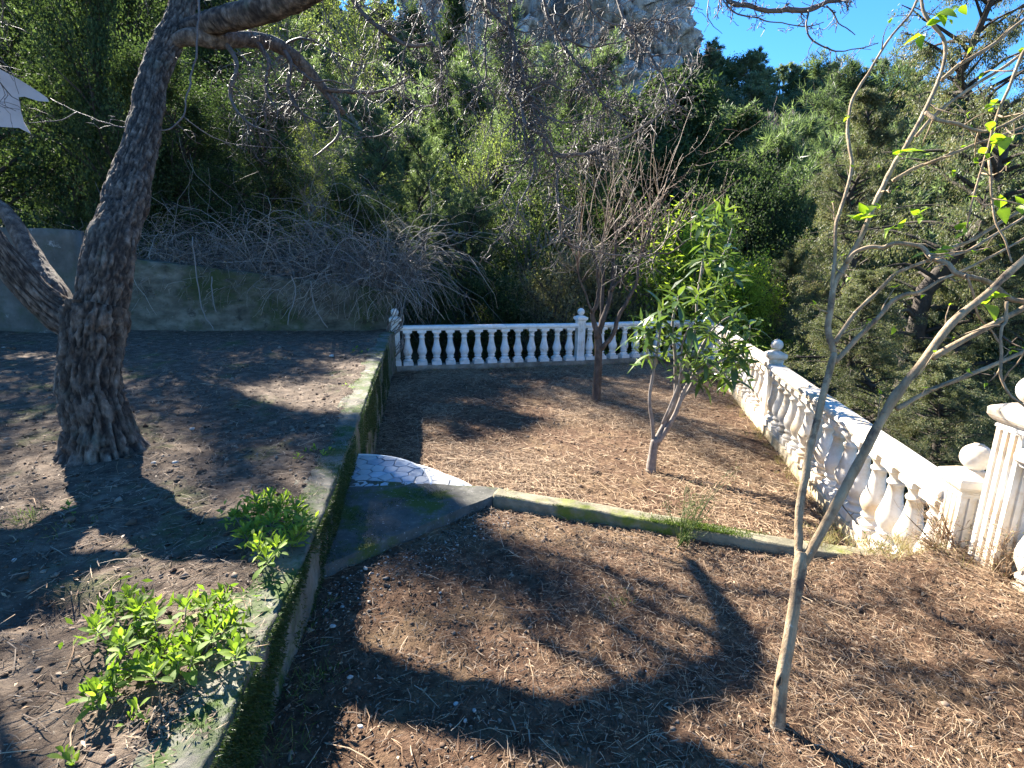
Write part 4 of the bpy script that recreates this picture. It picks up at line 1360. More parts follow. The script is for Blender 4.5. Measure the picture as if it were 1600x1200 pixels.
def twiggy(label, base, ends, n, seed, mat, leafm=None, z=Z1, name='twiggy_shrub', cat='shrub', r=.004, dj=.12, leaf_n=0):
    b = onz(*base, z)
    d = (b - CAM) @ fwd
    r_ = random.Random(seed)
    t = thing(name, label, cat, b)
    tb = Tubes(4)
    tips = []
    for k in range(n):
        e = ends[k % len(ends)]
        q = at(e[0] + r_.gauss(0, 14), e[1] + r_.gauss(0, 10), d + r_.gauss(0, dj)) - b
        st = np.array([r_.gauss(0, .02), r_.gauss(0, .02), -.02])
        mid = st * .5 + q * .5 + np.array([r_.gauss(0, .02), r_.gauss(0, .02), .02])
        C = wob(catmull([st, mid, q], 6), .03, seed + k)
        rad = np.linspace(r, r * .35, len(C))
        tb.add(C, rad)
        twigs(tb, C, rad, r_, 6, .13, 1, grav=.2, spread=.6, jit=.3, rmin=.0008, tips=tips, maxr=.002)
    obj('stems', tb.mesh('stems', mat), t, kind='stuff')
    if leafm:
        P = np.array([p for p, _ in tips])
        P = P[RNG.integers(0, len(P), leaf_n)] + RNG.normal(0, .012, (leaf_n, 3))
        V, Fq = blades(P, RNG.normal(size=(leaf_n, 3)) + [0, 0, .5], .016, .006, tri=False)
        obj('leaves', mesh('leaves', V, Fq, leafm), t, kind='stuff')


twiggy('thin green-stemmed weed shrub leaning over the mossy curb', (1065, 852), [(1085, 790), (1110, 765), (1135, 742), (1060, 780), (1095, 800), (1125, 775)], 13, 51, M['grass'], M['olive'], leaf_n=260)
twiggy('dry tangled twiggy shrub at the foot of the fluted posts on the right', (1500, 885), [(1450, 800), (1480, 790), (1530, 800), (1570, 790), (1600, 830), (1440, 840), (1590, 870), (1540, 850)], 85, 53, M['straw'], M['olive'], leaf_n=900, r=.005)
twiggy('dry brownish weed stems rising before the base of the tall fluted post', (1565, 905), [(1540, 850), (1575, 840), (1600, 860), (1555, 830)], 34, 55, M['straw'], M['olive'], z=Z1 + .12, leaf_n=300, r=.003)
twiggy('low dry weeds beside the mossy end of the curb', (1370, 865), [(1340, 850), (1390, 850), (1410, 845)], 8, 54, M['straw'], M['yellowleaf'], leaf_n=120, r=.002)


# ------------------------------------------------------------------ background trees
def grow_tree(H, Wd, kind, seed, nb=70, per=26, bl=.14, bw=.02, cb=.18, tri=True, tuftn=12, droop=0.0, sub=5):
    """trunk+branches mesh and crown mesh. kind: pine, cypress, broad, column"""
    r_ = random.Random(seed)
    rg = np.random.default_rng(seed)
    tb = Tubes(5)
    m = 9
    ax = np.array([[H * .012 * r_.gauss(0, 1) * i, H * .012 * r_.gauss(0, 1) * i, H * i / (m - 1)] for i in range(m)])
    ax[0, :2] = 0
    r0 = H * .022 + .03
    tb.add(np.vstack([[0, 0, -.6], ax]), np.r_[r0 * 1.2, np.linspace(r0, .015, m)], 8)
    cen, dirs = [], []
    for k in range(nb):
        f = cb + (1 - cb) * ((k + r_.random()) / nb) ** .85
        p = np.array([np.interp(f * (m - 1), range(m), ax[:, c]) for c in range(3)])
        a = k * 2.4 + r_.uniform(-.5, .5)
        g = (f - cb) / (1 - cb)
        if kind == 'pine':
            L = Wd * (math.sin(math.pi * min(1, .12 + g * .80)) ** .7) * r_.uniform(.55, 1.15)
            el = .15 + .7 * g
        elif kind == 'cypress':
            L = Wd * (1 - g) ** .55 * r_.uniform(.5, 1.15) + .15
            el = .35 + .4 * g
        elif kind == 'column':
            L = Wd * (math.sin(math.pi * (.08 + g * .88)) ** .6) * r_.uniform(.7, 1.1)
            el = 1.0
        else:
            L = Wd * (math.sin(math.pi * min(1, .15 + g * .72)) ** .5) * r_.uniform(.5, 1.15)
            el = .3 + .9 * g
        d = np.array([math.cos(a) * math.cos(el), math.sin(a) * math.cos(el), math.sin(el)])
        P = [p]
        n = 6
        for s in range(n):
            d = nrm(d + np.array([r_.gauss(0, .13), r_.gauss(0, .13), r_.gauss(0, .1) - droop * .3 + (.12 if kind == 'pine' else 0)]))
            P.append(P[-1] + d * L / n)
        P = np.array(P)
        tb.add(P, np.linspace(min(r0 * .45, .02 + L * .012), .006, n + 1), 4)
        for s in range(sub):
            i = r_.uniform(.3, 1) * n
            i0 = min(int(i), n - 1)
            q = P[i0] + (P[i0 + 1] - P[i0]) * (i - i0)
            d2 = nrm((P[i0 + 1] - P[i0]) / (L / n) * .7 + rg.normal(0, .55, 3) + [0, 0, -droop])
            L2 = L * r_.uniform(.16, .4)
            Q = q + d2 * np.linspace(0, L2, 4)[:, None] + np.array([0, 0, -droop * L2 * .5]) * np.linspace(0, 1, 4)[:, None] ** 2
            tb.add(Q, np.linspace(.01, .003, 4), 3)
            nc = max(1, int(per / sub))
            w = rg.uniform(.15, 1.05, nc)[:, None]
            cen.append(Q[0] + (Q[-1] - Q[0]) * w + rg.normal(0, L2 * .13, (nc, 3)))
            dirs.append(np.repeat(d2[None], nc, 0))
    Cn_ = np.concatenate(cen)
    Dn = np.concatenate(dirs)
    n = len(Cn_)
    P = np.repeat(Cn_, tuftn, 0)
    D = np.repeat(Dn, tuftn, 0)
    if kind == 'pine':
        D = nrm(D * .7 + rg.normal(0, .7, D.shape) + [0, 0, .25])
        P = P + rg.normal(0, bl * .15, P.shape)
    elif kind in ('cypress', 'column'):
        P = P + rg.normal(0, bl * .8, P.shape)
        D = nrm(D * .5 + rg.normal(0, .45, D.shape) + [0, 0, -.25 - droop if kind == 'cypress' else .7])
    else:
        P = P + rg.normal(0, bl * 1.6, P.shape)
        D = nrm(rg.normal(0, 1, D.shape) + [0, 0, -.1])
    L = bl * rg.uniform(.6, 1.3, len(P))
    V, Fq = blades(P, D, L, bw * rg.uniform(.7, 1.3, len(P)), tri=tri, fold=.15)
    return tb, V, Fq


def tree_meshes(name, *a, mat=None, wood='darkbark', **k):
    tb, V, Fq = grow_tree(*a, **k)
    return tb.mesh(name + '_trunk', M[wood]), mesh(name + '_crown', V, Fq, mat)


def plant_tree(name, label, cat, px, ytop, dist, meshes, Hm, wscale=1.0, rz=None, group=None, zb=None):
    """stand a tree at a bearing and distance, tall enough that its top reaches the given height"""
    r = ray(px, 600)
    az = math.atan2(ray(px, 400)[0], ray(px, 400)[1])
    x, y = dist * math.sin(az), dist * math.cos(az)
    t = at(px, ytop, 1.0) - CAM
    ztop = CAM_H + t[2] / math.hypot(t[0], t[1]) * dist
    z = float(land([x], [y])[0]) if zb is None else zb
    H = max(.6, ztop - z)
    s = H / Hm
    o = thing(name, label, cat, (x, y, z - .05), rnd.uniform(0, 6.28) if rz is None else rz, group)
    o.scale = (s * wscale, s * wscale, s)
    obj('trunk', meshes[0], o)
    obj('crown', meshes[1], o)
    return o


print('meshes...')
PINE_A = tree_meshes('pine', 9, 2.6, 'pine', 101, nb=85, per=34, bl=.24, bw=.022, tuftn=13, mat=M['pine'])
PINE_B = tree_meshes('pine', 9, 2.4, 'pine', 102, nb=90, per=34, bl=.26, bw=.024, tuftn=12, cb=.06, mat=M['pinelight'])
CYP_A = tree_meshes('cypress', 9, 2.5, 'cypress', 103, nb=160, per=66, bl=.05, bw=.015, tuftn=18, cb=.0, tri=False, droop=.25, mat=M['cypress'])
CYP_B = tree_meshes('cypress', 9, 2.7, 'cypress', 104, nb=110, per=60, bl=.05, bw=.014, tuftn=16, cb=.12, tri=False, droop=.35, mat=M['cypress'])
DARK = tree_meshes('evergreen', 9, 3.2, 'broad', 105, nb=90, per=60, bl=.11, bw=.06, tuftn=9, cb=.05, tri=False, mat=M['darkleaf'])
DARKC = tree_meshes('dark_conifer', 9, 2.1, 'cypress', 106, nb=130, per=50, bl=.13, bw=.045, tuftn=8, cb=.02, tri=False, droop=.1, mat=M['darkleaf'])
YEL = tree_meshes('light_leaf', 8, 2.8, 'broad', 107, nb=70, per=36, bl=.09, bw=.05, tuftn=5, cb=.12, tri=False, mat=M['yellowleaf'], wood='greybark')
COLM = tree_meshes('column', 10, .9, 'column', 108, nb=110, per=40, bl=.14, bw=.05, tuftn=8, cb=.05, tri=False, mat=M['darkleaf'])
BRI = tree_meshes('bright_shrub', 3, 1.6, 'broad', 109, nb=70, per=40, bl=.085, bw=.024, tuftn=9, cb=.0, tri=False, mat=M['brightleaf'])
OLI = tree_meshes('grey_shrub', 2.5, 1.1, 'broad', 110, nb=60, per=40, bl=.08, bw=.016, tuftn=8, cb=.0, tri=False, mat=M['olive'])

TT = [
    # name, label, px, ytop, dist, meshes, Hm, wscale
    ('evergreen_tree', 'tall dark evergreen tree added at the far left to shade the terrace', -60, -110, 17, DARK, 9, .9),  # added tree, placed and sized to block sun from the upper terrace
    ('evergreen_tree', 'dark evergreen tree rising behind the right limb of the old tree', 215, -90, 33, DARK, 9, 1.0),
    ('evergreen_tree', 'dark evergreen tree behind the left part of the bramble thicket', 345, -60, 36, DARK, 9, .95),
    ('evergreen_tree', 'dark evergreen tree added out of view at left to shade the terrace', -210, -100, 16, DARK, 9, .8),  # unseen tree, added to keep sun off the terrace
    ('light_leaved_tree', 'airy yellow-green leafy tree above the brambles at upper left', 455, -40, 24, YEL, 8, 1.0),
    ('light_leaved_tree', 'yellow-green leafy tree left of the slender dark conifer', 575, 30, 22, YEL, 8, .9),
    ('light_leaved_tree', 'low yellow-green leafy tree over the right part of the brambles', 510, 225, 16, YEL, 8, 1.3),
    ('evergreen_tree', 'tall airy dark evergreen added behind the right limb to shade the near bed', 193, -75, 15.4, DARK, 9, .55),  # added tree, set where its crown shades the left of the near bed
    ('light_leaved_tree', 'yellow-green leafy bush rising out of the brambles', 490, 255, 14.6, YEL, 8, 1.4),
    ('evergreen_shrub', 'dark evergreen shrub in the middle of the brambles', 415, 155, 15.2, DARK, 9, 1.2),
    ('evergreen_shrub', 'dark evergreen shrub behind the left part of the brambles', 320, 160, 15.6, DARK, 9, 1.25),
    ('evergreen_shrub', 'dark evergreen shrub at the right end of the brambles', 575, 320, 14.0, DARK, 9, 1.4),
    ('evergreen_tree', 'dark evergreen low behind the brambles near the old trunk', 290, 190, 20, DARK, 9, 1.3),
    ('evergreen_tree', 'dark evergreen between the old trunk and the light leaved tree', 380, 110, 27, DARK, 9, 1.2),
    ('evergreen_tree', 'dark evergreen just right of the fork of the old trunk', 130, 130, 22, DARK, 9, 1.3),
    ('pine_tree', 'pine rising between the limbs of the old tree', 270, 20, 44, PINE_A, 9, 1.1),
    ('pine_tree', 'pine far behind the old trunk', 140, -30, 40, PINE_A, 9, 1.1),
    ('pine_tree', 'distant pine under the arched limb of the old tree', 420, 20, 48, PINE_A, 9, 1.1),
    ('slender_conifer', 'slender dark columnar conifer crossing the foot of the cliff', 684, -70, 27, COLM, 10, .75),
    ('pine_tree', 'feathery light green pine behind the right end of the brambles', 590, 170, 19, PINE_B, 9, 1.0),
    ('pine_tree', 'light green pine right of the slender dark conifer', 735, 150, 26, PINE_B, 9, .95),
    ('pine_tree', 'soft green pine standing under the slender dark conifer', 660, 205, 21, PINE_B, 9, .9),
    ('pine_tree', 'young bluish green pine just behind the left part of the far balustrade', 705, 320, 14.8, PINE_A, 9, 1.15),
    ('pine_tree', 'taller pine behind the hanging twigs in the middle', 825, 85, 31, PINE_A, 9, .9),
    ('pine_tree', 'olive green pine above the middle balustrade post', 800, 225, 22, PINE_B, 9, 1.0),
    ('leafy_tree', 'bright yellow-green leafy tree low between the two middle pines', 742, 255, 17.5, YEL, 8, .8),
    ('leafy_tree', 'small pale leafy tree left of the bare fruit tree', 830, 350, 16, YEL, 8, 1.0),
    ('pine_tree', 'pine behind the top of the bare fruit tree', 905, 120, 38, PINE_A, 9, 1.0),
    ('dark_conifer', 'dark conifer directly behind the bare fruit tree', 955, 175, 24, DARKC, 9, 1.1),
    ('dark_conifer', 'tall dark conifer right of the bare fruit tree', 1062, 125, 26, DARKC, 9, 1.05),
    ('dark_conifer', 'dark conifer left of the light green pine on the slope', 1125, 185, 31, DARKC, 9, 1.0),
    ('evergreen_tree', 'dark leafy evergreen behind the middle balustrade post', 880, 285, 18, DARK, 9, .9),
    ('evergreen_tree', 'dark leafy evergreen behind the glossy-leaved young tree', 1165, 330, 19, DARK, 9, .8),
    ('pine_tree', 'light green pine standing alone right of the dark conifers', 1215, 215, 22, PINE_B, 9, .9),
    ('pine_tree', 'pine behind the left side of the big cypress', 1290, 130, 34, PINE_A, 9, 1.0),
    ('cypress_tree', 'big olive-brown cypress with open top towering over the right balustrade', 1455, -150, 10.5, CYP_B, 9, .85),
    ('cypress_tree', 'dense cypress beyond the middle post of the right balustrade', 1335, 150, 13.5, CYP_A, 9, .8),
    ('cypress_tree', 'low cypress just outside the right balustrade behind the forked young tree', 1375, 420, 8.6, CYP_A, 9, 1.35),
    ('cypress_tree', 'cypress at the right edge above the tall fluted post', 1560, 330, 10.5, CYP_A, 9, 1.0),
    ('cypress_tree', 'cypress behind the far corner of the balustrades', 1235, 390, 15.5, CYP_A, 9, 1.0),
    ('cypress_tree', 'low dark cypress in the hollow behind the end post of the right balustrade', 1500, 560, 6.6, CYP_A, 9, 1.5),
    ('bright_shrub', 'bright yellow-green shrub behind the corner of the far balustrade', 1070, 428, 15.0, BRI, 3, 1.1),
    ('bright_shrub', 'smaller bright shrub right of the glossy-leaved young tree', 1165, 475, 14.6, BRI, 3, .9),
    ('grey_shrub', 'olive-grey twiggy shrub behind the middle balustrade post', 880, 440, 13.6, OLI, 2.5, .85),
    ('grey_shrub', 'olive-grey shrub behind the bare fruit tree trunk', 960, 450, 14.3, OLI, 2.5, .8),
    ('dark_shrub', 'dark shrub behind the left part of the far balustrade', 665, 430, 13.4, DARK, 9, 1.3),
    ('dark_shrub', 'dark shrub behind the balusters left of the middle post', 780, 450, 14, DARK, 9, 1.3),
]
for nm, lab, px, yt_, di, me2, hm, ws in TT:
    plant_tree(nm, lab, nm.split('_')[-1] if nm.split('_')[-1] != 'conifer' else 'conifer', px, yt_, di, me2, hm, ws)

# forest on the far hill
HP = [tree_meshes('hill_pine', 8, 3.0, 'pine', 120 + k, nb=34, per=20, bl=.55, bw=.13, tuftn=7, cb=.1, sub=4, mat=M['hillpine']) for k in range(4)]
HP += [tree_meshes('hill_oak', 7, 3.2, 'broad', 130 + k, nb=34, per=20, bl=.30, bw=.18, tuftn=8, cb=.05, sub=4, tri=False, mat=M['darkleaf']) for k in range(2)]
pts = []
r_ = random.Random(99)
tries = 0
while len(pts) < 285 and tries < 60000:
    tries += 1
    az = math.radians(r_.uniform(-16, 47))
    r = math.sqrt(r_.uniform(34 ** 2, 150 ** 2))
    if math.degrees(az) < 6 and r > 110:
        continue
    x, y = r * math.sin(az), r * math.cos(az)
    if all((x - a) ** 2 + (y - b) ** 2 > (4.3 + r * .012) ** 2 for a, b in pts):
        pts.append((x, y))
tries = 0
while len(pts) < 350 and tries < 60000:
    tries += 1
    az = math.radians(r_.uniform(-50, -8))
    r = math.sqrt(r_.uniform(38 ** 2, 125 ** 2))
    x, y = r * math.sin(az), r * math.cos(az)
    if all((x - a) ** 2 + (y - b) ** 2 > 5.5 ** 2 for a, b in pts):
        pts.append((x, y))
pts.sort(key=lambda p: p[0] ** 2 + p[1] ** 2)
zz = land([p[0] for p in pts], [p[1] for p in pts])
for (x, y), z in zip(pts, zz):
    k = r_.choice([0, 1, 2, 3, 0, 1, 2, 3, 0, 4, 5])
    g = 'pines in the forest on the far hill' if k < 4 else 'evergreen oaks in the forest on the far hill'
    o = thing('hill_pine' if k < 4 else 'hill_oak', 'dark green pine in the forest covering the far hillside' if k < 4 else 'rounded dark evergreen in the forest covering the far hillside', 'tree', (x, y, float(z) - .3), r_.uniform(0, 6.28), g)
    s = r_.uniform(.75, 1.3)
    o.scale = (s * 1.1, s * 1.1, s)
    obj('trunk', HP[k][0], o)
    obj('crown', HP[k][1], o)

# undergrowth between them
n = 36000
az = RNG.uniform(math.radians(-55), math.radians(49), n)
r = np.sqrt(RNG.uniform(14 ** 2, 150 ** 2, n))
x, y = r * np.sin(az), r * np.cos(az)
z = land(x, y)
cl = np.stack([x, y, z], -1)
P = np.repeat(cl, 5, 0) + RNG.normal(0, .35, (n * 5, 3)) * [1, 1, .6] + [0, 0, .3]
V, Fq = blades(P, RNG.normal(size=P.shape) + [0, 0, .6], RNG.uniform(.25, .7, len(P)), RNG.uniform(.1, .25, len(P)), tri=True)
obj('hillside_undergrowth', mesh('hillside_undergrowth', V, Fq, M['darkleaf']), kind='stuff')

# bare pinkish tree on the hill
tb = Tubes(4)
r_ = random.Random(5)
tb.add([(0, 0, -.3), (0, .05, 1.5), (.1, 0, 2.6)], [.16, .12, .09], 6)
for k in range(34):
    a = r_.uniform(0, 6.28)
    P = [np.array([.05, 0, r_.uniform(1.5, 2.7)])]
    d = nrm([math.cos(a) * .55, math.sin(a) * .55, 1])
    L = r_.uniform(2, 4)
    for s in range(7):
        d = nrm(d + np.array([r_.gauss(0, .1), r_.gauss(0, .1), .05]))
        P.append(P[-1] + d * L / 7)
    rad = np.linspace(.05, .012, 8)
    tb.add(P, rad)
    twigs(tb, np.array(P), rad, r_, 5, 1.1, 0, grav=.3, spread=.4, jit=.12, rmin=.012, sides=3, maxr=.02)
o = obj('bare_tree', tb.mesh('bare_tree', surf('pinkish_bark', [(0.3, (0.22, 0.17, 0.15)), (0.7, (0.36, 0.29, 0.26))], 3, .2)))
tag(o, 'pale pinkish leafless tree standing among the dark pines on the hillside', 'tree')
azb = math.atan2(ray(1190, 400)[0], ray(1190, 400)[1])
xb, yb_ = 62 * math.sin(azb), 62 * math.cos(azb)
tt = at(1190, 168, 1.0) - CAM
o.location = (xb, yb_, CAM_H + tt[2] / math.hypot(tt[0], tt[1]) * 62 - 6.0)

# ------------------------------------------------------------------ brambles over the back wall
r_ = random.Random(61)
tb = Tubes(3)
for k in range(1900):
    x = -2.2 - 6.2 * r_.random() ** 1.25
    y = r_.uniform(11.0, 12.6)
    z = 1.5 + (y - 11) * .3
    P = [np.array([x, y, z])]
    up_ = r_.uniform(.3, 2.3) * (1.0 if x > -6 else .6)
    d = nrm([r_.gauss(0, .5), r_.gauss(-.25, .35), 1.0])
    L = r_.uniform(.8, 3.0)
    m = 11
    g = r_.uniform(.12, .34)
    for s in range(m):
        d = nrm(d + np.array([r_.gauss(0, .30), r_.gauss(0, .2), -g + r_.gauss(0, .24)]))
        q = P[-1] + d * L / m
        if q[1] < 11.25 and q[2] < 2.3 and s > 4:
            if r_.random() < (.55 if x < -4.2 else .12) or q[2] < 1.0:
                break
            q[1] = min(q[1], 10.62 - r_.uniform(0, .12))
        q[1] = max(q[1], 10.3)
        P.append(q)
    rr_ = r_.choice([.004, .005, .007, .011])
    tb.add(P, np.linspace(rr_, .003, len(P)))
    if r_.random() < .5 and len(P) > 4:
        twigs(tb, np.array(P), np.full(len(P), .005), r_, 4, .35, 0, grav=-.2, spread=.7, jit=.3, rmin=.002, sides=3)
tag(obj('bramble_thicket', tb.mesh('bramble_thicket', M['bramble']), kind='stuff'), 'tangled grey leafless bramble stems hanging over the back wall', 'brambles')
_v = np.concatenate(tb.V)
_p = _v[RNG.integers(0, len(_v), 5200)]
V, Fq = blades(_p, RNG.normal(size=_p.shape), RNG.uniform(.025, .06, len(_p)), RNG.uniform(.015, .03, len(_p)), tri=False, fold=.2)
tag(obj('bramble_leaves', mesh('bramble_leaves', V, Fq, leafmat('withered_bramble_leaves', [(0.05, 0.045, 0.03), (0.09, 0.10, 0.045), (0.17, 0.13, 0.08), (0.22, 0.19, 0.13)], .35)), kind='stuff'), 'withered leaves caught in the bramble stems', 'leaves')
vines = [([(300, 370), (310, 450), (318, 490), (335, 515)], 'thin pale vine hanging down the left part of the back wall'),
         ([(455, 430), (462, 460), (452, 490), (450, 508)], 'thicker kinked vine hanging down the middle of the back wall'),
         ([(485, 440), (492, 480), (512, 512)], 'slanting vine at the right part of the back wall'),
         ([(330, 432), (332, 460), (338, 488)], 'short dead stem fixed on the back wall')]
for pts_, lab in vines:
    t = Tubes(5)
    C = wob(catmull([at(p[0], p[1], 10.35 - .1 * i) for i, p in enumerate(pts_)], 6), .06, 5)
    t.add(C, np.linspace(.014, .009, len(C)))
    tag(obj('vine', t.mesh('vine', M['bramble'])), lab, 'vine')
# dead vine round the first post
t = Tubes(4)
for k in range(34):
    a = r_.uniform(0, 6.28)
    P = []
    z = r_.uniform(0.05, .9)
    L = r_.uniform(.3, .9)
    for s in range(12):
        a += r_.uniform(.1, .5)
        P.append([A[0] + math.cos(a) * (.13 + r_.uniform(0, .05)), A[1] + math.sin(a) * (.13 + r_.uniform(0, .05)), z + L * s / 11])
    t.add(catmull(P, 2), .008)
tag(obj('dead_vine', t.mesh('dead_vine', M['bramble']), kind='stuff'), 'dead grey vine wound round the leftmost balustrade post', 'vine')

# pale canopy corner at the left edge
mbc = MB()
cv = [(-40, 96), (0, 108), (30, 124), (60, 143), (74, 153), (77, 159), (60, 158), (38, 151), (29, 152), (32, 168), (37, 190), (48, 209), (30, 200), (0, 198), (-40, 196)]
n = len(cv)
fr = [at(a, b, 5.2) for a, b in cv]
bk = [p + ray(40, 160) * .07 for p in fr]
mbc.add(fr + bk, [tuple(range(n)), tuple(range(2 * n - 1, n - 1, -1))] + [(k, n + k, n + (k + 1) % n, (k + 1) % n) for k in range(n)])
tag(mbc.build('canvas_like_shape', M['canvas']), 'pale pinkish canvas-like shape jutting in at the upper left edge', 'unidentified')  # unidentified pale shape, built like a corner of canvas


# ------------------------------------------------------------------ litter, clods, stones, moss
def sample(poly, n, dens=None):
    poly = np.array(poly)
    x0, y0 = poly.min(0)
    x1, y1 = poly.max(0)
    out = []
    c = 0
    while c < n:
        X = RNG.uniform(x0, x1, n * 2)
        Y = RNG.uniform(y0, y1, n * 2)
        k = inside(poly, X, Y)
        if dens:
            k &= RNG.random(n * 2) < dens(X, Y)
        out.append(np.c_[X[k], Y[k]])
        c += k.sum()
    return np.concatenate(out)[:n]


def straws(name, poly, n, which, z, L, Wd, mat, label, dens=None, lift=.012, tilt=.12, ang=None):
    xy = sample(poly, n, dens)
    h = z + bed_height(xy[:, 0], xy[:, 1], which)
    a = RNG.uniform(0, 2 * math.pi, n) if ang is None else ang + RNG.normal(0, .8, n)
    l = L * RNG.lognormal(0, .45, n)
    el = RNG.normal(0, tilt, n)
    D = np.c_[np.cos(a) * np.cos(el), np.sin(a) * np.cos(el), np.sin(el)]
    Sd = np.c_[-np.sin(a), np.cos(a), np.zeros(n)]
    bend = RNG.normal(0, .06, n) * l
    c = np.c_[xy, h + .004 + RNG.uniform(0, lift, n)]
    w = (Wd * RNG.uniform(.6, 1.5, n))[:, None] / 2
    up = np.array([0, 0, 1.0])
    p0, p2 = c - D * l[:, None] / 2, c + D * l[:, None] / 2
    p1 = c + Sd * bend[:, None] + up * (l * .04)[:, None]
    z3 = up * w * .9
    V = np.stack([p0 - Sd * w, p0 + Sd * w, p0 + z3, p1 - Sd * w, p1 + Sd * w, p1 + z3, p2 - Sd * w * .4, p2 + Sd * w * .4, p2 + z3 * .4], 1)
    b = np.arange(n)[:, None, None] * 9
    q = np.array([[0, 3, 5, 2], [2, 5, 4, 1], [3, 6, 8, 5], [5, 8, 7, 4]])
    Fq = (b + q[None]).reshape(-1, 4)
    tag(obj(name, mesh(name, V.reshape(-1, 3), Fq, mat), kind='stuff'), label, 'litter')


patchy = lambda X, Y: np.clip(.5 + 2.4 * fbm(np.c_[X * .9, Y * .9, X * 0], 3, 71), .08, 1)
straws('straw_litter', FARB, 56000, 0, Z0, .095, .0042, M['straw'], 'dry straw and needles spread over the lower garden soil', patchy, lift=.03, tilt=.2)
straws('straw_litter', NEAR, 34000, 1, Z1, .042, .0016, M['straw'], 'short dry straw spread over the near bed soil', lambda X, Y: np.clip(.25 + .35 * (X - .2) + 1.2 * fbm(np.c_[X, Y, X * 0], 3, 72), .05, 1), lift=.014, tilt=.2)
straws('long_straw', NEAR, 420, 1, Z1, .11, .003, M['straw'], 'longer pale grass stalks lying on the near bed soil', None, lift=.02, tilt=.12)
straws('dark_litter', NEAR, 9000, 1, Z1, .035, .004, M['litter'], 'dark twigs and leaf crumbs on the near bed soil', None, tilt=.25)
nearw = lambda X, Y: np.clip(1.3 - .13 * np.hypot(X, Y), .12, 1)
straws('dark_litter', UPPER, 26000, 2, Z2, .05, .0035, M['litter'], 'thin dark twigs and leaf litter on the upper terrace soil', nearw, tilt=.18)
straws('long_straw', UPPER, 1500, 2, Z2, .14, .0035, M['straw'], 'pale stalks lying on the upper terrace soil', nearw, tilt=.1)


def clods(name, poly, n, which, z, r, mat, label, dens=None, flat=.7):
    xy = sample(poly, n, dens)
    h = z + bed_height(xy[:, 0], xy[:, 1], which)
    o = np.array([[1, 0, 0], [0, 1, 0], [-1, 0, 0], [0, -1, 0], [0, 0, 1], [0, 0, -1.0]])
    f = np.array([[0, 1, 4], [1, 2, 4], [2, 3, 4], [3, 0, 4], [1, 0, 5], [2, 1, 5], [3, 2, 5], [0, 3, 5]])
    rad = r * RNG.lognormal(0, .55, n)
    V = o[None] * rad[:, None, None] * RNG.uniform(.55, 1.3, (n, 6, 1)) * np.array([1, 1, flat])
    a = RNG.uniform(0, 6.28, n)
    ca, sa = np.cos(a)[:, None], np.sin(a)[:, None]
    V = np.stack([V[..., 0] * ca - V[..., 1] * sa, V[..., 0] * sa + V[..., 1] * ca, V[..., 2]], -1)
    V = V + RNG.normal(0, 1, V.shape) * rad[:, None, None] * .15
    V += np.c_[xy, h + rad * .15][:, None]
    Fq = (np.arange(n)[:, None, None] * 6 + f[None]).reshape(-1, 3)
    tag(obj(name, mesh(name, V.reshape(-1, 3), Fq, mat), kind='stuff'), label, 'soil')


clods('soil_crumbs', NEAR, 26000, 1, Z1, .0042, M['clod'], 'loose crumbs of soil on the near bed')
clods('soil_crumbs', FARB, 12000, 0, Z0, .008, M['clod'], 'loose crumbs of soil on the lower garden')
clods('soil_crumbs', UPPER, 16000, 2, Z2, .008, M['clod'], 'loose crumbs of soil on the upper terrace', nearw)
WTOP = [(float(wall_x(y)) - .02, y) for y in np.linspace(.6, 9.5, 14)] + [(float(wall_x(y)) - .26, y) for y in np.linspace(9.5, .6, 14)]


def on_wall(n, L, Wd, mat, nm, lab):
    xy = sample(WTOP, n, lambda X, Y: np.clip(1.2 - Y * .1, .2, 1) * np.clip(.15 + (wall_x(Y) - X) * 4, 0, 1))
    a = RNG.uniform(0, 6.28, n)
    V, Fq = blades(np.c_[xy, np.full(n, WT + .012)], np.c_[np.cos(a), np.sin(a), RNG.normal(0, .12, n)], L * RNG.uniform(.4, 1.6, n), Wd, tri=False, N=np.tile([0, 0, 1.0], (n, 1)))
    tag(obj(nm, mesh(nm, V, Fq, mat), kind='stuff'), lab, 'litter')


on_wall(2600, .02, .006, M['litter'], 'dark_litter', 'leaf crumbs lying on the wall top')
on_wall(700, .05, .003, M['straw'], 'straw_litter', 'straw lying on the wall top')
edge = [(-1.0, 2.62), (-0.2, 3.58), (0.1, 3.45), (-0.85, 2.35), (-0.95, 2.0), (-.98, 2.3)]
clods('gravel', edge, 700, 1, Z1, .0042, M['gravel'], 'small pale gravel along the front edge of the concrete slab')
clods('small_stones', NEAR, 260, 1, Z1, .0042, M['gravel'], 'scattered tiny pale stones on the near bed')
clods('small_stones', UPPER, 260, 2, Z2, .006, M['gravel'], 'scattered tiny pale stones on the upper terrace', nearw)

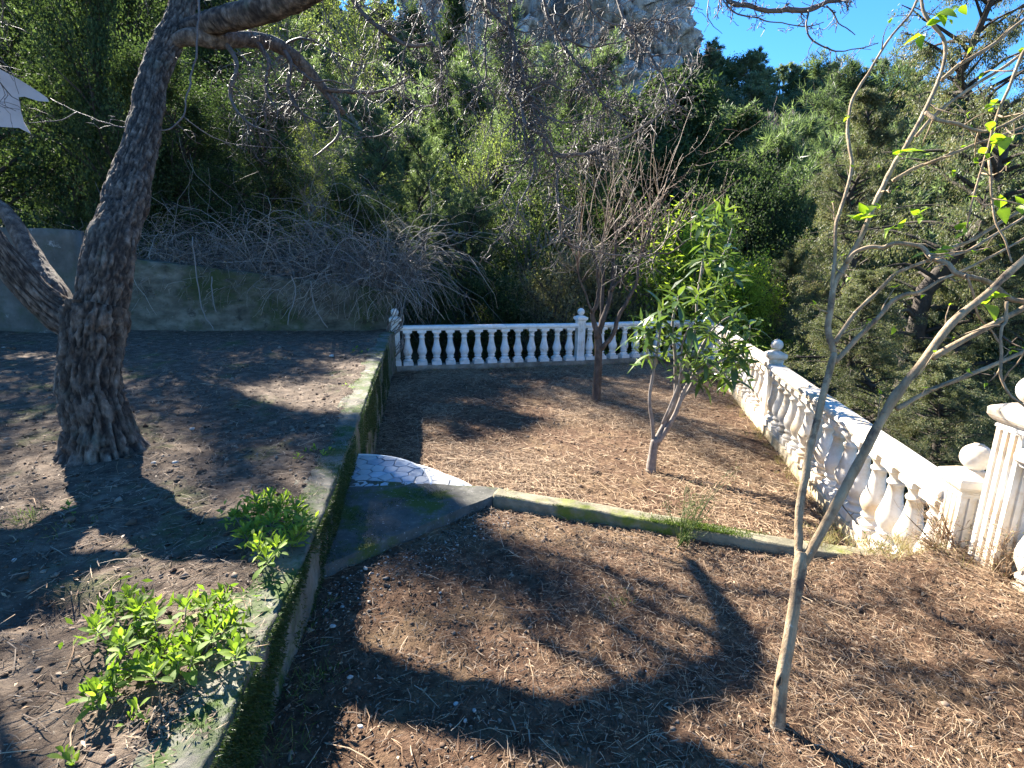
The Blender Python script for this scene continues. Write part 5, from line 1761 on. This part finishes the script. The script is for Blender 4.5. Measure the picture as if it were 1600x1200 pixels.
SP = [(547, 1058, Z1, 'pale stone in the shade near the wall foot'), (713, 1100, Z1, 'whitish stone left of the pair in the near bed'), (741, 1110, Z1, 'largest pale stone in the lower middle of the near bed'),
      (727, 1126, Z1, 'small pale stone just below the stone pair'), (563, 1135, Z1, 'pale stone beside the moss patch at bottom left of the near bed'), (520, 978, Z1, 'small white stone near the wall by the slab'), (571, 888, Z1, 'pale flat stone under the front edge of the slab'),
      (300, 670, Z2, 'white stone on the soil right of the old trunk'), (240, 723, Z2, 'long white stone at the foot of the old trunk'), (274, 722, Z2, 'greyish stone right of the long white stone'), (22, 875, Z2, 'pale stone at the left edge of the terrace'),
      (110, 812, Z2, 'flat dark stone beside the grass tuft'), (518, 556, Z2, 'white stone near the far end of the wall top')]
for k, (px, py, z, lab) in enumerate(SP):
    rg = np.random.default_rng(k)
    u, v = np.meshgrid(np.linspace(0, 2 * math.pi, 10, endpoint=False), np.linspace(.25, math.pi - .25, 6))
    P = np.stack([np.cos(u) * np.sin(v), np.sin(u) * np.sin(v), np.cos(v)], -1).reshape(-1, 3)
    P = P * (1 + .5 * fbm(P * 1.6 + k * 7, 2, k))[:, None]
    i, j = np.meshgrid(np.arange(10), np.arange(5))
    i2 = (i + 1) % 10
    Fq = np.stack([j * 10 + i, j * 10 + i2, (j + 1) * 10 + i2, (j + 1) * 10 + i], -1).reshape(-1, 4)
    caps = [np.array([list(range(9, -1, -1))]), np.array([list(range(50, 60))])]
    b = onz(px, py, z + .004)
    s = (5.2 if k < 7 else 4.6) / 840 * ((b - CAM) @ fwd)
    if k == 11:  # larger stone, coloured from the darker clod material below
        s *= 2.2
    P = P * s * np.array([rg.uniform(.7, 1.1), rg.uniform(.5, .9), .45])
    tag(obj('stone', mesh('stone', P, [Fq] + caps, M['pebble'] if k != 11 else M['clod']), loc=b, rot=(0, 0, rg.uniform(0, 6))), lab, 'stone')


# fallen leaves and weed tufts
def fallen(poly, n, which, z, L, lab, dens=None):
    xy = sample(poly, n, dens)
    h = z + bed_height(xy[:, 0], xy[:, 1], which) + RNG.uniform(.006, .02, n)
    a = RNG.uniform(0, 6.28, n)
    V, Fq = blades(np.c_[xy, h], np.c_[np.cos(a), np.sin(a), RNG.normal(.05, .3, n)], L * RNG.uniform(.5, 1.4, n), L * RNG.uniform(.2, .5, n), tri=False, fold=.25, curve=.08, N=RNG.normal(0, .35, (n, 3)) + [0, 0, 1])
    tag(obj('fallen_leaves', mesh('fallen_leaves', V, Fq, M['deadleaf']), kind='stuff'), lab, 'litter')


M['deadleaf'] = islandmat('dead_leaves', [(0.10, 0.06, 0.035), (0.22, 0.14, 0.08), (0.36, 0.26, 0.16), (0.15, 0.09, 0.055)], .6)
fallen(NEAR, 1500, 1, Z1, .026, 'small brown fallen leaves on the near bed')
fallen(UPPER, 1800, 2, Z2, .03, 'small brown fallen leaves on the upper terrace', nearw)
fallen(FARB, 1500, 0, Z0, .04, 'brown fallen leaves on the lower garden')


def weed_line(pts, n, z, h, mat, lab, w=.0035):
    pts = np.array(pts, float)
    t = RNG.uniform(0, len(pts) - 1.001, n)
    i = t.astype(int)
    c = pts[i] + (pts[i + 1] - pts[i]) * (t - i)[:, None] + RNG.normal(0, .07, (n, 2))
    m = 16
    hh = np.repeat(RNG.uniform(.3, 1.2, n), m)
    P = np.c_[np.repeat(c, m, 0) + RNG.normal(0, .02, (n * m, 2)), np.full(n * m, z - .01)]
    D = np.c_[RNG.normal(0, .5, (n * m, 2)), np.full(n * m, .9)]
    V, Fq = blades(P, D, h * hh * RNG.uniform(.5, 1.2, n * m), w, tri=False, curve=.14)
    tag(obj('weeds', mesh('weeds', V, Fq, mat), kind='stuff'), lab, 'weeds')


M['drygrass'] = leafmat('dry_grass', [(0.16, 0.13, 0.05), (0.28, 0.23, 0.10), (0.42, 0.34, 0.18), (0.15, 0.17, 0.04)], .35, tcol=(1.2, 1.15, .9))
weed_line([(4.35, 12.2), (3.4, 7.2), (3.0, 5.2), (2.7, 3.3)], 130, Z0 + .02, .10, M['drygrass'], 'dry yellowish grass along the foot of the right balustrade')
weed_line([(1.9, 2.95), (2.45, 2.85), (2.55, 2.5), (2.42, 1.6), (2.35, .8)], 150, Z1 + .12, .10, M['drygrass'], 'dry grass at the foot of the fluted posts')
weed_line([(-2.2, 10.5), (1.4, 11.4), (4.2, 12.3)], 70, Z0 + .02, .08, M['drygrass'], 'sparse dry grass under the far balustrade')
weed_line([(-0.8, .8), (-0.95, 2.0), (-1.0, 2.5)], 26, Z1 + .0, .05, M['grass'], 'green weeds along the wall foot in the near bed')
weed_line([(-2.3, 9.6), (-1.75, 5.9)], 26, Z2 + .03, .05, M['grass'], 'weeds along the wall top', .004)

# moss tufts on wall face, wall top, curb and slab
def moss(n, pf, mat, name, label, L=.012, Wd=.004, dens=None):
    P, Nn = pf(n)
    if dens is not None:
        k = RNG.random(len(P)) < dens(P)
        P, Nn = P[k], Nn[k]
    D = nrm(Nn + RNG.normal(0, .45, P.shape) + [0, 0, -.25])
    V, Fq = blades(P, D, L * RNG.uniform(.5, 1.4, len(P)), Wd * RNG.uniform(.6, 1.4, len(P)), tri=True)
    tag(obj(name, mesh(name, V, Fq, mat), kind='stuff'), label, 'moss')


def wall_face(n):
    y = RNG.uniform(.5, 1, n) ** 2.2 * 0 + (RNG.random(n) ** 1.7) * 8.5 + .7
    x = wall_x(y)
    zlo = np.where(y < 3.3, Z1, Z0)
    z = zlo + (WT - zlo) * RNG.random(n) ** .75
    return np.c_[x + .008, y, z], np.tile([1.0, -.1, 0], (n, 1))


def wall_topf(n):
    y = (RNG.random(n) ** 1.6) * 9 + .7
    x = wall_x(y) - RNG.random(n) ** 1.3 * .25
    return np.c_[x, y, np.full(n, WT - .004)], np.tile([0, 0, 1.0], (n, 1))


def curb_f(n):
    c = np.array(curb_line)
    t = RNG.uniform(0, 4.0, n)
    i = np.minimum(t.astype(int), 3)
    f = (t - i)[:, None]
    p = c[i] * (1 - f) + c[i + 1] * f
    q = (RNG.random(n) ** 1.4)[:, None]
    p = p + q * .105 * np.array([.32, .95])
    return np.c_[p, np.full(n, Z1 + .068)], np.tile([0, 0, 1.0], (n, 1))


def slab_f(n):
    u, v = RNG.random(n), RNG.random(n)
    a, b, c, d = [np.array(p) for p in sl]
    p = (1 - u)[:, None] * ((1 - v)[:, None] * a + v[:, None] * d) + u[:, None] * ((1 - v)[:, None] * b + v[:, None] * c)
    return np.c_[p, np.full(n, Z1 + .062)], np.tile([0, 0, 1.0], (n, 1))


pd = lambda s, k, lo: (lambda P: np.clip((fbm(P * s, 3, k) - lo) * 6, 0, 1))
moss(90000, wall_face, M['mossdark'], 'wall_moss', 'dark green moss covering the garden-side face of the wall', .016, .005, pd(3.2, 81, -.12))
moss(40000, wall_topf, M['mossdark'], 'wall_moss', 'moss patches along the top of the wall', .010, .004, pd(3.5, 82, .02))
moss(26000, curb_f, M['moss'], 'curb_moss', 'bright yellow-green moss on the curb', .012, .005, lambda P: (P[:, 0] < 1.78) * np.clip((fbm(P * 3, 3, 83) + .12 * smooth(.6, 1.4, P[:, 0]) - .02) * 6, 0, 1))
moss(22000, slab_f, M['mossdark'], 'slab_moss', 'moss on the concrete slab', .009, .004, pd(3.0, 84, .03))
